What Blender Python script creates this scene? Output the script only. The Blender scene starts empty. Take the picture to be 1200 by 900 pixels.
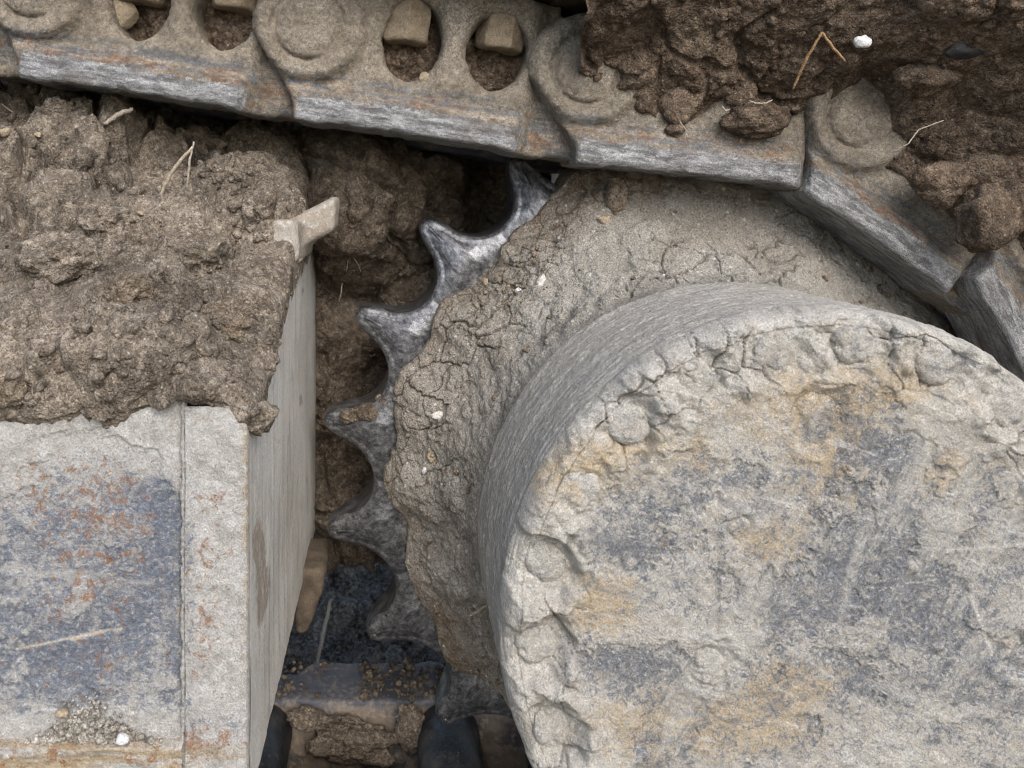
import bpy, math, random
import numpy as np
from mathutils import Vector, Matrix

# ------------------------------------------------------------------ camera, sky, sun, exposure
SC = bpy.context.scene
COL = SC.collection
EYE = 0.70                                   # camera height above the ground
VPU, VPV, F = 465.0, 225.0, 900.0            # where the drum axis vanishes, focal length (photo pixels)
cd = bpy.data.cameras.new('camera'); cam = bpy.data.objects.new('camera', cd); COL.objects.link(cam)
cam.location = (0, 0, EYE); cam.rotation_euler = (math.radians(90), 0, 0)
cd.sensor_width = 36.0; cd.lens = 36.0 * F / 1200.0
cd.shift_x = (600 - VPU) / 1200.0; cd.shift_y = -(450 - VPV) / 1200.0
cd.clip_start = 0.01; cd.clip_end = 300
cd.dof.use_dof = True; cd.dof.focus_distance = 0.56; cd.dof.aperture_fstop = 13.0
SC.camera = cam
SUN_EL, SUN_AZ = 40.0, 163.0                 # azimuth clockwise from +Y: the light comes from behind the camera
w = bpy.data.worlds.new('World'); SC.world = w; w.use_nodes = True
nt = w.node_tree
sky = nt.nodes.new('ShaderNodeTexSky'); sky.sky_type = 'NISHITA'; sky.sun_disc = False
sky.sun_elevation = math.radians(SUN_EL); sky.sun_rotation = math.radians(SUN_AZ)
sky.air_density = 1.0; sky.dust_density = 2.0; sky.ozone_density = 1.0
bg = nt.nodes['Background']; bg.inputs['Strength'].default_value = 0.105
nt.links.new(sky.outputs[0], bg.inputs['Color'])
sd = bpy.data.lights.new('sun', 'SUN'); sd.energy = 1.35; sd.angle = math.radians(50); sd.color = (1.0, 0.972, 0.935)
sun = bpy.data.objects.new('sun', sd); COL.objects.link(sun)
a_, e_ = math.radians(SUN_AZ), math.radians(SUN_EL)
to_sun = Vector((math.sin(a_) * math.cos(e_), math.cos(a_) * math.cos(e_), math.sin(e_)))
sun.rotation_euler = to_sun.to_track_quat('Z', 'Y').to_euler()
sun.location = to_sun * 6 + Vector((0, 0, EYE))
SC.view_settings.view_transform = 'Standard'; SC.view_settings.look = 'None'
SC.view_settings.exposure = 1.43; SC.view_settings.gamma = 1.0
SC.cycles.use_denoising = True; SC.cycles.denoising_prefilter = 'FAST'; SC.cycles.filter_width = 1.1
SC.cycles.max_bounces = 6; SC.cycles.diffuse_bounces = 4; SC.cycles.glossy_bounces = 3
SC.cycles.sample_clamp_indirect = 8.0

def P(u, v, y):                              # photo pixel + distance -> point
    return Vector(((u - VPU) * y / F, y, -(v - VPV) * y / F + EYE))
def ux(u, y): return (u - VPU) * y / F
def vz(v, y): return -(v - VPV) * y / F + EYE

# ------------------------------------------------------------------ noise
def hsh(ix, iy, iz, seed):
    h = (ix.astype(np.int64) * 374761393 + iy.astype(np.int64) * 668265263 + iz.astype(np.int64) * 1440670441 + seed * 974711 + 12345) & 0xFFFFFFFF
    h = ((h ^ (h >> 13)) * 1274126177) & 0xFFFFFFFF
    h = ((h ^ (h >> 15)) * 2246822519) & 0xFFFFFFFF
    return (h ^ (h >> 16)).astype(np.float64) / 4294967296.0
def noise(p, freq, seed=0):                  # p (...,3) -> [-1,1]
    q = p * freq; i = np.floor(q); f = q - i; i = i.astype(np.int64); f = f * f * f * (f * (f * 6 - 15) + 10)
    r = 0
    for dx in (0, 1):
        wx = f[..., 0] if dx else 1 - f[..., 0]
        for dy in (0, 1):
            wy = wx * (f[..., 1] if dy else 1 - f[..., 1])
            for dz in (0, 1):
                wz = wy * (f[..., 2] if dz else 1 - f[..., 2])
                r = r + wz * hsh(i[..., 0] + dx, i[..., 1] + dy, i[..., 2] + dz, seed)
    return r * 2 - 1
def fbm(p, freq, octaves=4, gain=0.5, seed=0):
    r = 0; a = 1.0; t = 0
    for k in range(octaves):
        r = r + a * noise(p + 0.37 * k, freq, seed + 17 * k); t += a; a *= gain; freq *= 2.03
    return r / t
def ridge(p, freq, octaves=4, seed=0):
    r = 0; a = 1.0; t = 0
    for k in range(octaves):
        r = r + a * (1 - np.abs(noise(p + 0.11 * k, freq, seed + 31 * k))); t += a; a *= 0.5; freq *= 2.1
    return r / t
def clods(x, y, cell, seed=0, keep=0.8, rmin=0.4, rmax=0.85):   # max of random half-balls, in units of the cell
    ix = np.floor(x / cell); iy = np.floor(y / cell); best = np.zeros_like(x)
    z0 = np.zeros_like(ix)
    for dx in (-1, 0, 1):
        for dy in (-1, 0, 1):
            cx, cy = ix + dx, iy + dy
            px = (cx + hsh(cx, cy, z0, seed + 1)) * cell; py = (cy + hsh(cx, cy, z0, seed + 2)) * cell
            r = cell * (rmin + (rmax - rmin) * hsh(cx, cy, z0, seed + 3) ** 1.5)
            on = hsh(cx, cy, z0, seed + 4) < keep
            d2 = ((x - px) ** 2 + (y - py) ** 2) / (r * r)
            best = np.maximum(best, np.where(on, np.sqrt(np.maximum(0, 1 - d2)) * r / cell * (0.6 + 0.8 * hsh(cx, cy, z0, seed + 5)), 0))
    return best
def cracks(x, y, cell, seed=0):              # F2-F1 of a cellular pattern, in units of the cell
    ix = np.floor(x / cell); iy = np.floor(y / cell); z0 = np.zeros_like(ix)
    f1 = np.full_like(x, 9.0); f2 = np.full_like(x, 9.0)
    for dx in (-1, 0, 1):
        for dy in (-1, 0, 1):
            cx, cy = ix + dx, iy + dy
            d = np.hypot(x / cell - cx - hsh(cx, cy, z0, seed + 1), y / cell - cy - hsh(cx, cy, z0, seed + 2))
            f2 = np.minimum(f2, np.maximum(f1, d)); f1 = np.minimum(f1, d)
    return f2 - f1
def sstep(a, b, x):
    t = np.clip((x - a) / (b - a), 0, 1); return t * t * (3 - 2 * t)
def smax(a, b, k): h = np.clip(0.5 + 0.5 * (a - b) / k, 0, 1); return b + (a - b) * h + k * h * (1 - h)
def smin(a, b, k): return -smax(-a, -b, k)

# ------------------------------------------------------------------ mesh helpers
def make_mesh(name, V, quads=None, tris=None, attrs=None, smooth=True):
    me = bpy.data.meshes.new(name); V = np.asarray(V, np.float32).reshape(-1, 3)
    nq = 0 if quads is None else len(quads); ntri = 0 if tris is None else len(tris)
    idx = []
    if nq: idx.append(np.asarray(quads, np.int32).ravel())
    if ntri: idx.append(np.asarray(tris, np.int32).ravel())
    idx = np.concatenate(idx)
    me.vertices.add(len(V)); me.vertices.foreach_set('co', V.ravel())
    me.loops.add(len(idx)); me.loops.foreach_set('vertex_index', idx)
    starts = np.concatenate([np.arange(nq) * 4, nq * 4 + np.arange(ntri) * 3]).astype(np.int32)
    me.polygons.add(nq + ntri); me.polygons.foreach_set('loop_start', starts)
    me.update(calc_edges=True)
    if smooth: me.polygons.foreach_set('use_smooth', np.ones(nq + ntri, bool))
    for k, a in (attrs or {}).items():
        at = me.attributes.new(k, 'FLOAT', 'POINT'); at.data.foreach_set('value', np.asarray(a, np.float32).ravel())
    me.validate(); me.update()
    return me
def grid_quads(n, m, wrap=False, flip=False):
    i = np.arange(n if wrap else n - 1)[:, None]; j = np.arange(m - 1)[None, :]
    i2 = (i + 1) % n
    q = np.stack([i * m + j, i2 * m + j, i2 * m + j + 1, i * m + j + 1], -1).reshape(-1, 4)
    return q[:, ::-1] if flip else q
def grid_normals(B):
    du = np.gradient(B, axis=0); dv = np.gradient(B, axis=1)
    n = np.cross(du, dv); return n / (np.linalg.norm(n, axis=-1, keepdims=True) + 1e-12)
def link_obj(name, me, material, parent=None, **props):
    o = bpy.data.objects.new(name, me); COL.objects.link(o)
    if me is not None and material is not None and not me.materials: me.materials.append(material)
    o.parent = parent
    for k, v in props.items(): o[k] = v
    return o
def empty(name, loc, label, category, group=None):
    o = bpy.data.objects.new(name, None); COL.objects.link(o); o.location = loc; o.empty_display_size = 0.02
    o['label'] = label; o['category'] = category
    if group: o['group'] = group
    return o
def sdf_mesh(name, fn, lo, hi, vox, attrs=None, disp=None):
    import openvdb
    lo = np.array(lo, float); hi = np.array(hi, float); n = np.ceil((hi - lo) / vox).astype(int) + 1
    g = np.stack(np.meshgrid(*[lo[k] + vox * np.arange(n[k]) for k in range(3)], indexing='ij'), -1)
    arr = fn(g).astype(np.float32)
    arr = np.clip(arr, -4 * vox, 4 * vox)
    for ax in range(3):                                  # close the shape at the bounds
        s = [slice(None)] * 3; s[ax] = 0; arr[tuple(s)] = np.maximum(arr[tuple(s)], vox * .5); s[ax] = -1; arr[tuple(s)] = np.maximum(arr[tuple(s)], vox * .5)
    gr = openvdb.FloatGrid(4 * vox); gr.copyFromArray(arr)
    pts, tris, quads = gr.convertToPolygons(isovalue=0.0, adaptivity=0.0)
    V = np.asarray(pts, float) * vox + lo
    quads = np.asarray(quads)[:, ::-1] if len(quads) else None
    if disp is not None:
        N = vnormals(V, quads); V = V + N * disp(V)[:, None]
    return make_mesh(name, V, quads, np.asarray(tris)[:, ::-1] if len(tris) else None, {k: f(V) for k, f in (attrs or {}).items()})
def vnormals(V, Q):
    fn = np.cross(V[Q[:, 2]] - V[Q[:, 0]], V[Q[:, 3]] - V[Q[:, 1]]); N = np.zeros_like(V)
    for k in range(4): np.add.at(N, Q[:, k], fn)
    return N / (np.linalg.norm(N, axis=1, keepdims=True) + 1e-12)
_ico = {}
def ico(sub):
    if sub not in _ico:
        import bmesh
        bm = bmesh.new(); bmesh.ops.create_icosphere(bm, subdivisions=sub, radius=1)
        _ico[sub] = (np.array([v.co[:] for v in bm.verts]), np.array([[v.index for v in f.verts] for f in bm.faces])); bm.free()
    return _ico[sub]
def lump_geo(r, seed, sub=3, squash=(1, 1, 1), rough=0.25, ang=0.0):
    V, T = ico(sub); V = V.copy(); rs = np.random.RandomState(seed)
    if ang:                                              # cut flat facets for stones and hard clods
        for k in range(9):
            n = rs.normal(size=3); n /= np.linalg.norm(n); d = V @ n; c = rs.uniform(0.62, 0.9)
            V = V - np.where(d > c, (d - c) * ang, 0)[:, None] * n
    off = rs.uniform(-50, 50, 3)
    V = V * (1 + rough * fbm(V + off, 1.3, 3, seed=seed) + rough * 0.5 * fbm(V + off, 4.0, 4, .65, seed=seed + 5))[:, None]
    return V * np.array(squash) * r, T
def scatter_mesh(name, pts, radii, seed, sub=1, rough=0.8):       # many crumbs in one mesh
    base = [lump_geo(1, seed + k, sub, tuple(np.random.RandomState(seed + k).uniform(0.7, 1.15, 3)), rough) for k in range(6)]
    rs = np.random.RandomState(seed); VV = []; TT = []; n0 = 0
    for p, r in zip(pts, radii):
        V, T = base[rs.randint(6)]
        q = rs.normal(size=(3, 3)); q, _ = np.linalg.qr(q)
        VV.append(V @ q * r + p); TT.append(T + n0); n0 += len(V)
    return make_mesh(name, np.concatenate(VV), None, np.concatenate(TT))
def tube_mesh(name, pts, radii, sides=7):
    pts = [Vector(p) for p in pts]; V = []
    for i, p in enumerate(pts):
        t = (pts[min(i + 1, len(pts) - 1)] - pts[max(i - 1, 0)]).normalized()
        a = t.cross(Vector((0.3, 1, 0.2))).normalized(); b = t.cross(a)
        r = radii[i] if hasattr(radii, '__len__') else radii
        for k in range(sides):
            c = 2 * math.pi * k / sides; V.append(p + (a * math.cos(c) + b * math.sin(c)) * r)
    q = [(i * sides + k, i * sides + (k + 1) % sides, (i + 1) * sides + (k + 1) % sides, (i + 1) * sides + k) for i in range(len(pts) - 1) for k in range(sides)]
    n = len(pts); V.append(pts[0]); V.append(pts[-1])
    t3 = [(n * sides, (k + 1) % sides, k) for k in range(sides)] + [(n * sides + 1, (n - 1) * sides + k, (n - 1) * sides + (k + 1) % sides) for k in range(sides)]
    return make_mesh(name, np.array([v[:] for v in V]), np.array(q), np.array(t3))
def lathe_y(name, prof, n=64, closed=False, attrs=None):           # profile of (radius, depth) turned about the depth axis
    prof = np.array(prof, float); th = np.arange(n) * 2 * math.pi / n
    V = np.stack([prof[None, :, 0] * np.cos(th)[:, None], np.repeat(prof[None, :, 1], n, 0), prof[None, :, 0] * np.sin(th)[:, None]], -1)
    return make_mesh(name, V, grid_quads(n, len(prof), True))
def prism(name, poly, y0, y1, bevel=0.0):                          # polygon in x,z pushed through in depth
    import bmesh
    bm = bmesh.new(); a = [bm.verts.new((x, y0, z)) for x, z in poly]; f = bm.faces.new(a)
    r = bmesh.ops.extrude_face_region(bm, geom=[f]); bmesh.ops.translate(bm, verts=[v for v in r['geom'] if isinstance(v, bmesh.types.BMVert)], vec=(0, y1 - y0, 0))
    if bevel: bmesh.ops.bevel(bm, geom=bm.edges[:], offset=bevel, segments=2, affect='EDGES', profile=0.6)
    bmesh.ops.recalc_face_normals(bm, faces=bm.faces[:])
    me = bpy.data.meshes.new(name); bm.to_mesh(me); bm.free(); return me

# ------------------------------------------------------------------ materials
class Mat:
    def __init__(s, name, rough=0.9, spec=0.25):
        s.m = bpy.data.materials.new(name); s.m.use_nodes = True; s.nt = s.m.node_tree
        s.b = s.nt.nodes['Principled BSDF']; s.b.inputs['Roughness'].default_value = rough; s.b.inputs['Specular IOR Level'].default_value = spec
        tc = s.new('ShaderNodeTexCoord'); oi = s.new('ShaderNodeObjectInfo')
        sc = s.new('ShaderNodeVectorMath'); sc.operation = 'SCALE'; s.L(oi.outputs['Location'], sc.inputs[0]); sc.inputs['Scale'].default_value = 7.3
        ad = s.new('ShaderNodeVectorMath'); s.L(tc.outputs['Object'], ad.inputs[0]); s.L(sc.outputs[0], ad.inputs[1])
        s.co = ad.outputs[0]; s.h = None
    def new(s, t): return s.nt.nodes.new(t)
    def L(s, a, b): s.nt.links.new(a, b)
    def put(s, sock, v):
        if hasattr(v, 'is_output'): s.L(v, sock)
        elif isinstance(v, (tuple, list)): sock.default_value = tuple(v) + ((1,) if len(v) == 3 and sock.type == 'RGBA' else ())
        else: sock.default_value = v
    def stretch(s, sx, sy, sz):
        n = s.new('ShaderNodeVectorMath'); n.operation = 'MULTIPLY'; s.L(s.co, n.inputs[0]); n.inputs[1].default_value = (sx, sy, sz); return n.outputs[0]
    def turned(s, ang, sx, sz):
        r = s.new('ShaderNodeVectorRotate'); r.rotation_type = 'Y_AXIS'; s.L(s.co, r.inputs['Vector']); r.inputs['Angle'].default_value = ang
        n = s.new('ShaderNodeVectorMath'); n.operation = 'MULTIPLY'; s.L(r.outputs[0], n.inputs[0]); n.inputs[1].default_value = (sx, 1, sz); return n.outputs[0]
    def noise(s, scale, detail=4, rough=0.6, dist=0.0, co=None):
        n = s.new('ShaderNodeTexNoise'); s.L(co or s.co, n.inputs['Vector']); n.inputs['Scale'].default_value = scale
        n.inputs['Detail'].default_value = detail; n.inputs['Roughness'].default_value = rough; n.inputs['Distortion'].default_value = dist; return n.outputs['Fac']
    def voro(s, scale, feature='F1', rnd=1.0, co=None, out='Distance'):
        n = s.new('ShaderNodeTexVoronoi'); s.L(co or s.co, n.inputs['Vector']); n.inputs['Scale'].default_value = scale; n.feature = feature
        n.inputs['Randomness'].default_value = rnd; return n.outputs[out]
    def step(s, x, a, b, lo=0.0, hi=1.0):
        n = s.new('ShaderNodeMapRange'); n.interpolation_type = 'SMOOTHSTEP'; s.L(x, n.inputs[0])
        n.inputs[1].default_value = a; n.inputs[2].default_value = b; n.inputs[3].default_value = lo; n.inputs[4].default_value = hi; return n.outputs[0]
    def math(s, op, a, b=0.0, c=0.0):
        n = s.new('ShaderNodeMath'); n.operation = op; s.put(n.inputs[0], a); s.put(n.inputs[1], b); s.put(n.inputs[2], c); return n.outputs[0]
    def mix(s, f, a, b):
        n = s.new('ShaderNodeMix'); n.data_type = 'RGBA'; s.put(n.inputs[0], f); s.put(n.inputs[6], a); s.put(n.inputs[7], b); return n.outputs[2]
    def scale(s, col, f):
        n = s.new('ShaderNodeVectorMath'); n.operation = 'SCALE'; s.put(n.inputs[0], col); s.put(n.inputs['Scale'], f); return n.outputs[0]
    def attr(s, name):
        n = s.new('ShaderNodeAttribute'); n.attribute_name = name; return n.outputs['Fac']
    def pointy(s):
        return s.new('ShaderNodeNewGeometry').outputs['Pointiness']
    def color(s, c): s.put(s.b.inputs['Base Color'], c)
    def bump(s, h, dist, strength=1.0):
        n = s.new('ShaderNodeBump'); n.inputs['Distance'].default_value = dist; n.inputs['Strength'].default_value = strength; s.L(h, n.inputs['Height'])
        if s.h is not None: s.L(s.h, n.inputs['Normal'])
        s.h = n.outputs[0]; s.L(s.h, s.b.inputs['Normal'])
    def set(s, name, v): s.put(s.b.inputs[name], v)

def grains(m, scale, co=None):
    return m.step(m.voro(scale, 'F1', 1.0, co), 0.0, 0.75, 1.0, 0.0)
def soil_material(name, dark, mid, light, speck=0.5, grain=1.0):
    m = Mat(name, 0.95, 0.12)
    n1 = m.noise(28, 5, 0.65); n2 = m.noise(160, 5, 0.75); n3 = m.noise(700, 4, 0.8)
    c = m.mix(m.step(n1, 0.35, 0.66), dark, mid)
    c = m.mix(m.step(n2, 0.42, 0.70), c, light)
    c = m.scale(c, m.step(n3, 0.28, 0.72, 0.58, 1.42)); c = m.scale(c, m.step(m.noise(10, 4, .6), .35, .68, .72, 1.16))
    pv = m.new('ShaderNodeTexVoronoi'); m.L(m.co, pv.inputs['Vector']); pv.inputs['Scale'].default_value = 75; ps = m.new('ShaderNodeSeparateColor'); m.L(pv.outputs['Color'], ps.inputs[0]); c = m.scale(c, m.step(ps.outputs[1], 0, 1, .84, 1.14))
    vc = m.new('ShaderNodeTexVoronoi'); m.L(m.co, vc.inputs['Vector']); vc.inputs['Scale'].default_value = 420; v = vc.outputs['Distance']
    sep = m.new('ShaderNodeSeparateColor'); m.L(vc.outputs['Color'], sep.inputs[0])
    c = m.scale(c, m.step(sep.outputs[2], 0.0, 1.0, 0.8, 1.2))
    on = m.math('MULTIPLY', m.step(sep.outputs[0], 0.93, 0.95), m.step(v, 0.42, 0.25))
    c = m.mix(m.math('MULTIPLY', on, speck), c, (0.5, 0.45, 0.37))
    on2 = m.math('MULTIPLY', m.step(sep.outputs[1], 0.95, 0.96), m.step(v, 0.42, 0.3))
    c = m.mix(m.math('MULTIPLY', on2, 0.6), c, (0.025, 0.024, 0.028))
    m.color(c)
    m.bump(m.noise(120, 6, 0.7), 0.0045 * grain); m.bump(grains(m, 420), 0.0008 * grain); m.bump(grains(m, 900), 0.0006 * grain)
    return m.m

M = {}
M['soil_dry'] = soil_material('dry_brown_soil', (0.115, 0.092, 0.069), (0.2, 0.165, 0.129), (0.285, 0.242, 0.193))
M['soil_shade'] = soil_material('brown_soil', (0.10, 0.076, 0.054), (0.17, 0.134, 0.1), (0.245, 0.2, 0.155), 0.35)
M['soil_moist'] = soil_material('moist_dark_soil', (0.095, 0.066, 0.046), (0.155, 0.115, 0.083), (0.235, 0.183, 0.135), 0.35)
M['ground'] = soil_material('ground_soil', (0.05, 0.044, 0.036), (0.3, 0.265, 0.22), (0.6, 0.55, 0.47), 0.7, 3.0)

m = Mat('packed_grey_mud', 0.93, 0.18)                   # mud pressed onto the sprocket
n1 = m.noise(22, 5, 0.6); n2 = m.noise(120, 5, 0.7); n3 = m.noise(700, 3, 0.75)
c = m.mix(m.step(n1, 0.3, 0.65), (0.285, 0.262, 0.225), (0.385, 0.36, 0.315))
c = m.mix(m.math('MULTIPLY', m.attr('brown'), m.step(n2, 0.25, 0.6)), c, (0.19, 0.14, 0.096))
c = m.mix(m.step(n2, 0.6, 0.8), c, (0.45, 0.42, 0.37))
c = m.scale(c, m.step(n3, 0.28, 0.72, 0.58, 1.4))
vc = m.new('ShaderNodeTexVoronoi'); m.L(m.co, vc.inputs['Vector']); vc.inputs['Scale'].default_value = 210
sep = m.new('ShaderNodeSeparateColor'); m.L(vc.outputs['Color'], sep.inputs[0])
on = m.math('MULTIPLY', m.step(sep.outputs[0], 0.93, 0.95), m.step(vc.outputs['Distance'], 0.4, 0.22))
c = m.mix(m.math('MULTIPLY', on, 0.75), c, (0.62, 0.6, 0.56))
c = m.mix(m.math('MULTIPLY', m.attr('crack'), 0.75), c, (0.085, 0.068, 0.05))
m.color(c); m.bump(m.noise(150, 6, 0.75), 0.005); m.bump(grains(m, 520), 0.0009); m.bump(n3, 0.0014)
M['mud'] = m.m

m = Mat('dried_mud_on_steel_cover', 0.85, 0.3)           # front of the final drive
n1 = m.noise(16, 6, 0.65); n2 = m.noise(85, 6, 0.72); n3 = m.noise(420, 5, 0.8, 0.6); n4 = m.noise(1100, 2, 0.7)
c = m.mix(m.step(n2, 0.3, 0.7), (0.5, 0.462, 0.4), (0.7, 0.665, 0.595))
och = m.math('MULTIPLY', m.step(m.math('ADD', m.attr('ochre'), m.math('MULTIPLY', m.noise(33, 6, .7, 1.0), 1.0)), 0.54, 0.86), m.step(n3, 0.36, 0.58))
c = m.mix(m.math('MULTIPLY', och, 0.85), c, (0.58, 0.42, 0.22))
n5 = m.noise(260, 6, 0.85, 0.8)
n6 = m.noise(42, 8, 0.75, 1.2, m.stretch(0.8, 1, 1.25))
bare = m.math('ADD', m.attr('bare'), m.math('ADD', m.math('MULTIPLY', n6, 1.1), m.math('MULTIPLY', n2, 0.6)))
bare = m.math('ADD', bare, m.math('MULTIPLY', n5, 2.6))
bm_ = m.step(bare, 2.14, 2.56)
c = m.mix(m.math('MULTIPLY', bm_, 0.9), c, m.mix(m.step(n3, 0.35, 0.65), (0.075, 0.085, 0.104), (0.235, 0.25, 0.28)))
c = m.mix(m.math('MULTIPLY', m.step(n3, 0.56, 0.68), 0.75), c, (0.78, 0.755, 0.70))
rs_ = m.math('MULTIPLY', m.step(m.noise(60, 5, 0.7), 0.66, 0.72), m.step(n3, 0.4, 0.55))
c = m.mix(m.math('MULTIPLY', rs_, 0.8), c, (0.42, 0.19, 0.065))
c = m.mix(m.math('MULTIPLY', m.attr('scratch'), m.step(n3, 0.3, 0.52)), c, (0.66, 0.63, 0.575))
c = m.mix(m.math('MULTIPLY', m.attr('crack'), 0.75), c, (0.14, 0.12, 0.095))
sm = m.noise(38, 6, .72, .4, m.turned(1.05, .16, 1.0)); c = m.mix(m.math('MULTIPLY', m.step(sm, .52, .64), .5), c, (0.66, 0.625, 0.55))
sm2 = m.noise(70, 6, .75, .4, m.turned(-.25, .13, 1.0)); c = m.mix(m.math('MULTIPLY', m.step(sm2, .56, .66), .5), c, (0.2, 0.2, 0.21)); c = m.mix(m.math('MULTIPLY', m.step(sm2, .42, .34), .5), c, (0.74, 0.71, 0.65))
c = m.scale(c, m.step(n5, 0.3, 0.7, 0.74, 1.22)); c = m.scale(c, m.step(n4, 0.28, 0.72, 0.74, 1.2)); m.bump(sm2, .0012)
m.color(c); m.bump(n2, 0.003); m.bump(n5, 0.0035); m.bump(n3, 0.0022); m.bump(n4, 0.0008)
M['cover'] = m.m

m = Mat('smeared_mud_on_housing', 0.8, 0.3)              # turned side of the drum: smears run round it
n1 = m.noise(12, 5, 0.6); st = m.new('ShaderNodeCombineXYZ'); m.L(m.attr('around'), st.inputs[0]); m.L(m.attr('along'), st.inputs[1])
def streak(sx, sy, sc, d=4, r=0.6):
    v = m.new('ShaderNodeVectorMath'); v.operation = 'MULTIPLY'; m.L(st.outputs[0], v.inputs[0]); v.inputs[1].default_value = (sx, sy, 1); return m.noise(sc, d, r, 0.2, v.outputs[0])
s1 = streak(1, 12, 22); s2 = streak(1, 17, 55, 5, 0.7); n3 = m.noise(600, 4, 0.75)
c = m.mix(m.step(s1, 0.3, 0.7), (0.44, 0.408, 0.355), (0.57, 0.535, 0.472))
c = m.mix(m.math('MULTIPLY', m.step(s2, 0.56, 0.68), 0.75), c, (0.18, 0.173, 0.165))
c = m.mix(m.math('MULTIPLY', m.step(s2, 0.42, 0.3), 0.6), c, (0.47, 0.455, 0.42))
c = m.mix(m.math('MULTIPLY', m.step(n1, 0.5, 0.68), 0.25), c, (0.31, 0.315, 0.315))
c = m.scale(c, m.step(n3, 0.28, 0.72, 0.66, 1.3))
c = m.mix(m.math('MULTIPLY', m.step(m.noise(40, 6, .72, .8), .5, .62), .45), c, (0.52, 0.49, 0.44))
m.color(c); m.bump(s2, 0.003); m.bump(s1, 0.004); m.bump(m.noise(140, 6, .75), .002); m.bump(n3, 0.0012)
M['housing'] = m.m

m = Mat('weathered_blue_grey_paint', 0.75, 0.35)         # face of the track frame
n1 = m.noise(18, 6, 0.65); n2 = m.noise(90, 6, 0.7); n3 = m.noise(430, 5, 0.8, 0.6, m.stretch(0.75, 1, 1.15)); n4 = m.noise(1200, 2, 0.7)
c = m.mix(m.step(n2, 0.3, 0.7), (0.46, 0.437, 0.4), (0.64, 0.622, 0.585))
n5 = m.noise(240, 6, 0.85, 0.8, m.stretch(0.8, 1, 1.1))
bare = m.math('ADD', m.attr('bare'), m.math('ADD', m.math('MULTIPLY', n1, 0.9), m.math('ADD', m.math('MULTIPLY', n2, 0.9), m.math('MULTIPLY', n5, 2.4)))); rs0 = m.noise(24, 5, .7)
c = m.mix(m.math('MULTIPLY', m.step(bare, 2.16, 2.56), 0.92), c, m.mix(m.step(n3, 0.35, 0.65), (0.085, 0.102, 0.14), (0.22, 0.245, 0.295)))
c = m.mix(m.math('MULTIPLY', m.step(n3, 0.56, 0.68), 0.65), c, (0.76, 0.735, 0.69))
c = m.mix(m.math('MULTIPLY', m.attr('ochre'), m.step(m.noise(70, 4, 0.6, 0, m.stretch(0.35, 1, 2.5)), 0.35, 0.6)), c, (0.44, 0.33, 0.19))
ru = m.math('MULTIPLY', m.step(m.math('ADD', m.noise(140, 6, 0.8, 0.4), m.math('MULTIPLY', m.attr('rust'), 0.14)), 0.61, 0.66), m.step(n3, 0.36, 0.55))
c = m.mix(m.math('MULTIPLY', ru, 0.85), c, m.mix(n2, (0.22, 0.09, 0.035), (0.42, 0.2, 0.08)))
c = m.mix(m.math('MULTIPLY', m.attr('scratch'), m.step(n3, 0.25, 0.45)), c, (0.62, 0.56, 0.46))
sm2 = m.noise(60, 6, .75, .4, m.turned(-.1, .13, 1.0)); c = m.mix(m.math('MULTIPLY', m.step(sm2, .40, .32), .35), c, (0.68, 0.65, 0.59)); c = m.scale(c, m.step(n5, 0.3, 0.7, 0.78, 1.2)); c = m.scale(c, m.step(n4, 0.28, 0.72, 0.74, 1.2))
m.color(c); m.bump(n2, 0.0016); m.bump(n5, 0.003); m.bump(n3, 0.002); m.bump(n4, 0.0007)
M['plate'] = m.m

m = Mat('mud_film_on_side_plate', 0.82, 0.3)             # side of the track frame, long vertical smears
n1 = m.noise(14, 5, 0.6); s2 = m.noise(60, 5, 0.7, 0.2, m.stretch(1, 1.6, 0.12)); n3 = m.noise(600, 4, 0.75)
c = m.mix(m.step(n1, 0.35, 0.65), (0.41, 0.39, 0.35), (0.52, 0.5, 0.455))
c = m.mix(m.math('MULTIPLY', m.step(s2, 0.53, 0.68), 0.6), c, (0.22, 0.22, 0.22))
c = m.mix(m.math('MULTIPLY', m.step(s2, 0.43, 0.33), 0.5), c, (0.5, 0.48, 0.44))
c = m.mix(m.math('MULTIPLY', m.step(m.noise(38, 6, .72, .5), .52, .62), .55), c, (0.5, 0.455, 0.39))
c = m.mix(m.math('MULTIPLY', m.step(m.noise(55, 6, .75, .5), .6, .68), .6), c, (0.27, 0.235, 0.19))
c = m.mix(m.math('MULTIPLY', m.math('MULTIPLY', m.attr('stain'), m.step(m.noise(160, 5, .75), .3, .5)), 0.8), c, (0.23, 0.185, 0.14))
c = m.scale(c, m.step(n3, 0.25, 0.75, 0.78, 1.18))
m.color(c); m.bump(s2, 0.002); m.bump(m.noise(200, 5, .7), .0012); m.bump(n3, 0.001)
M['side'] = m.m

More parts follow.
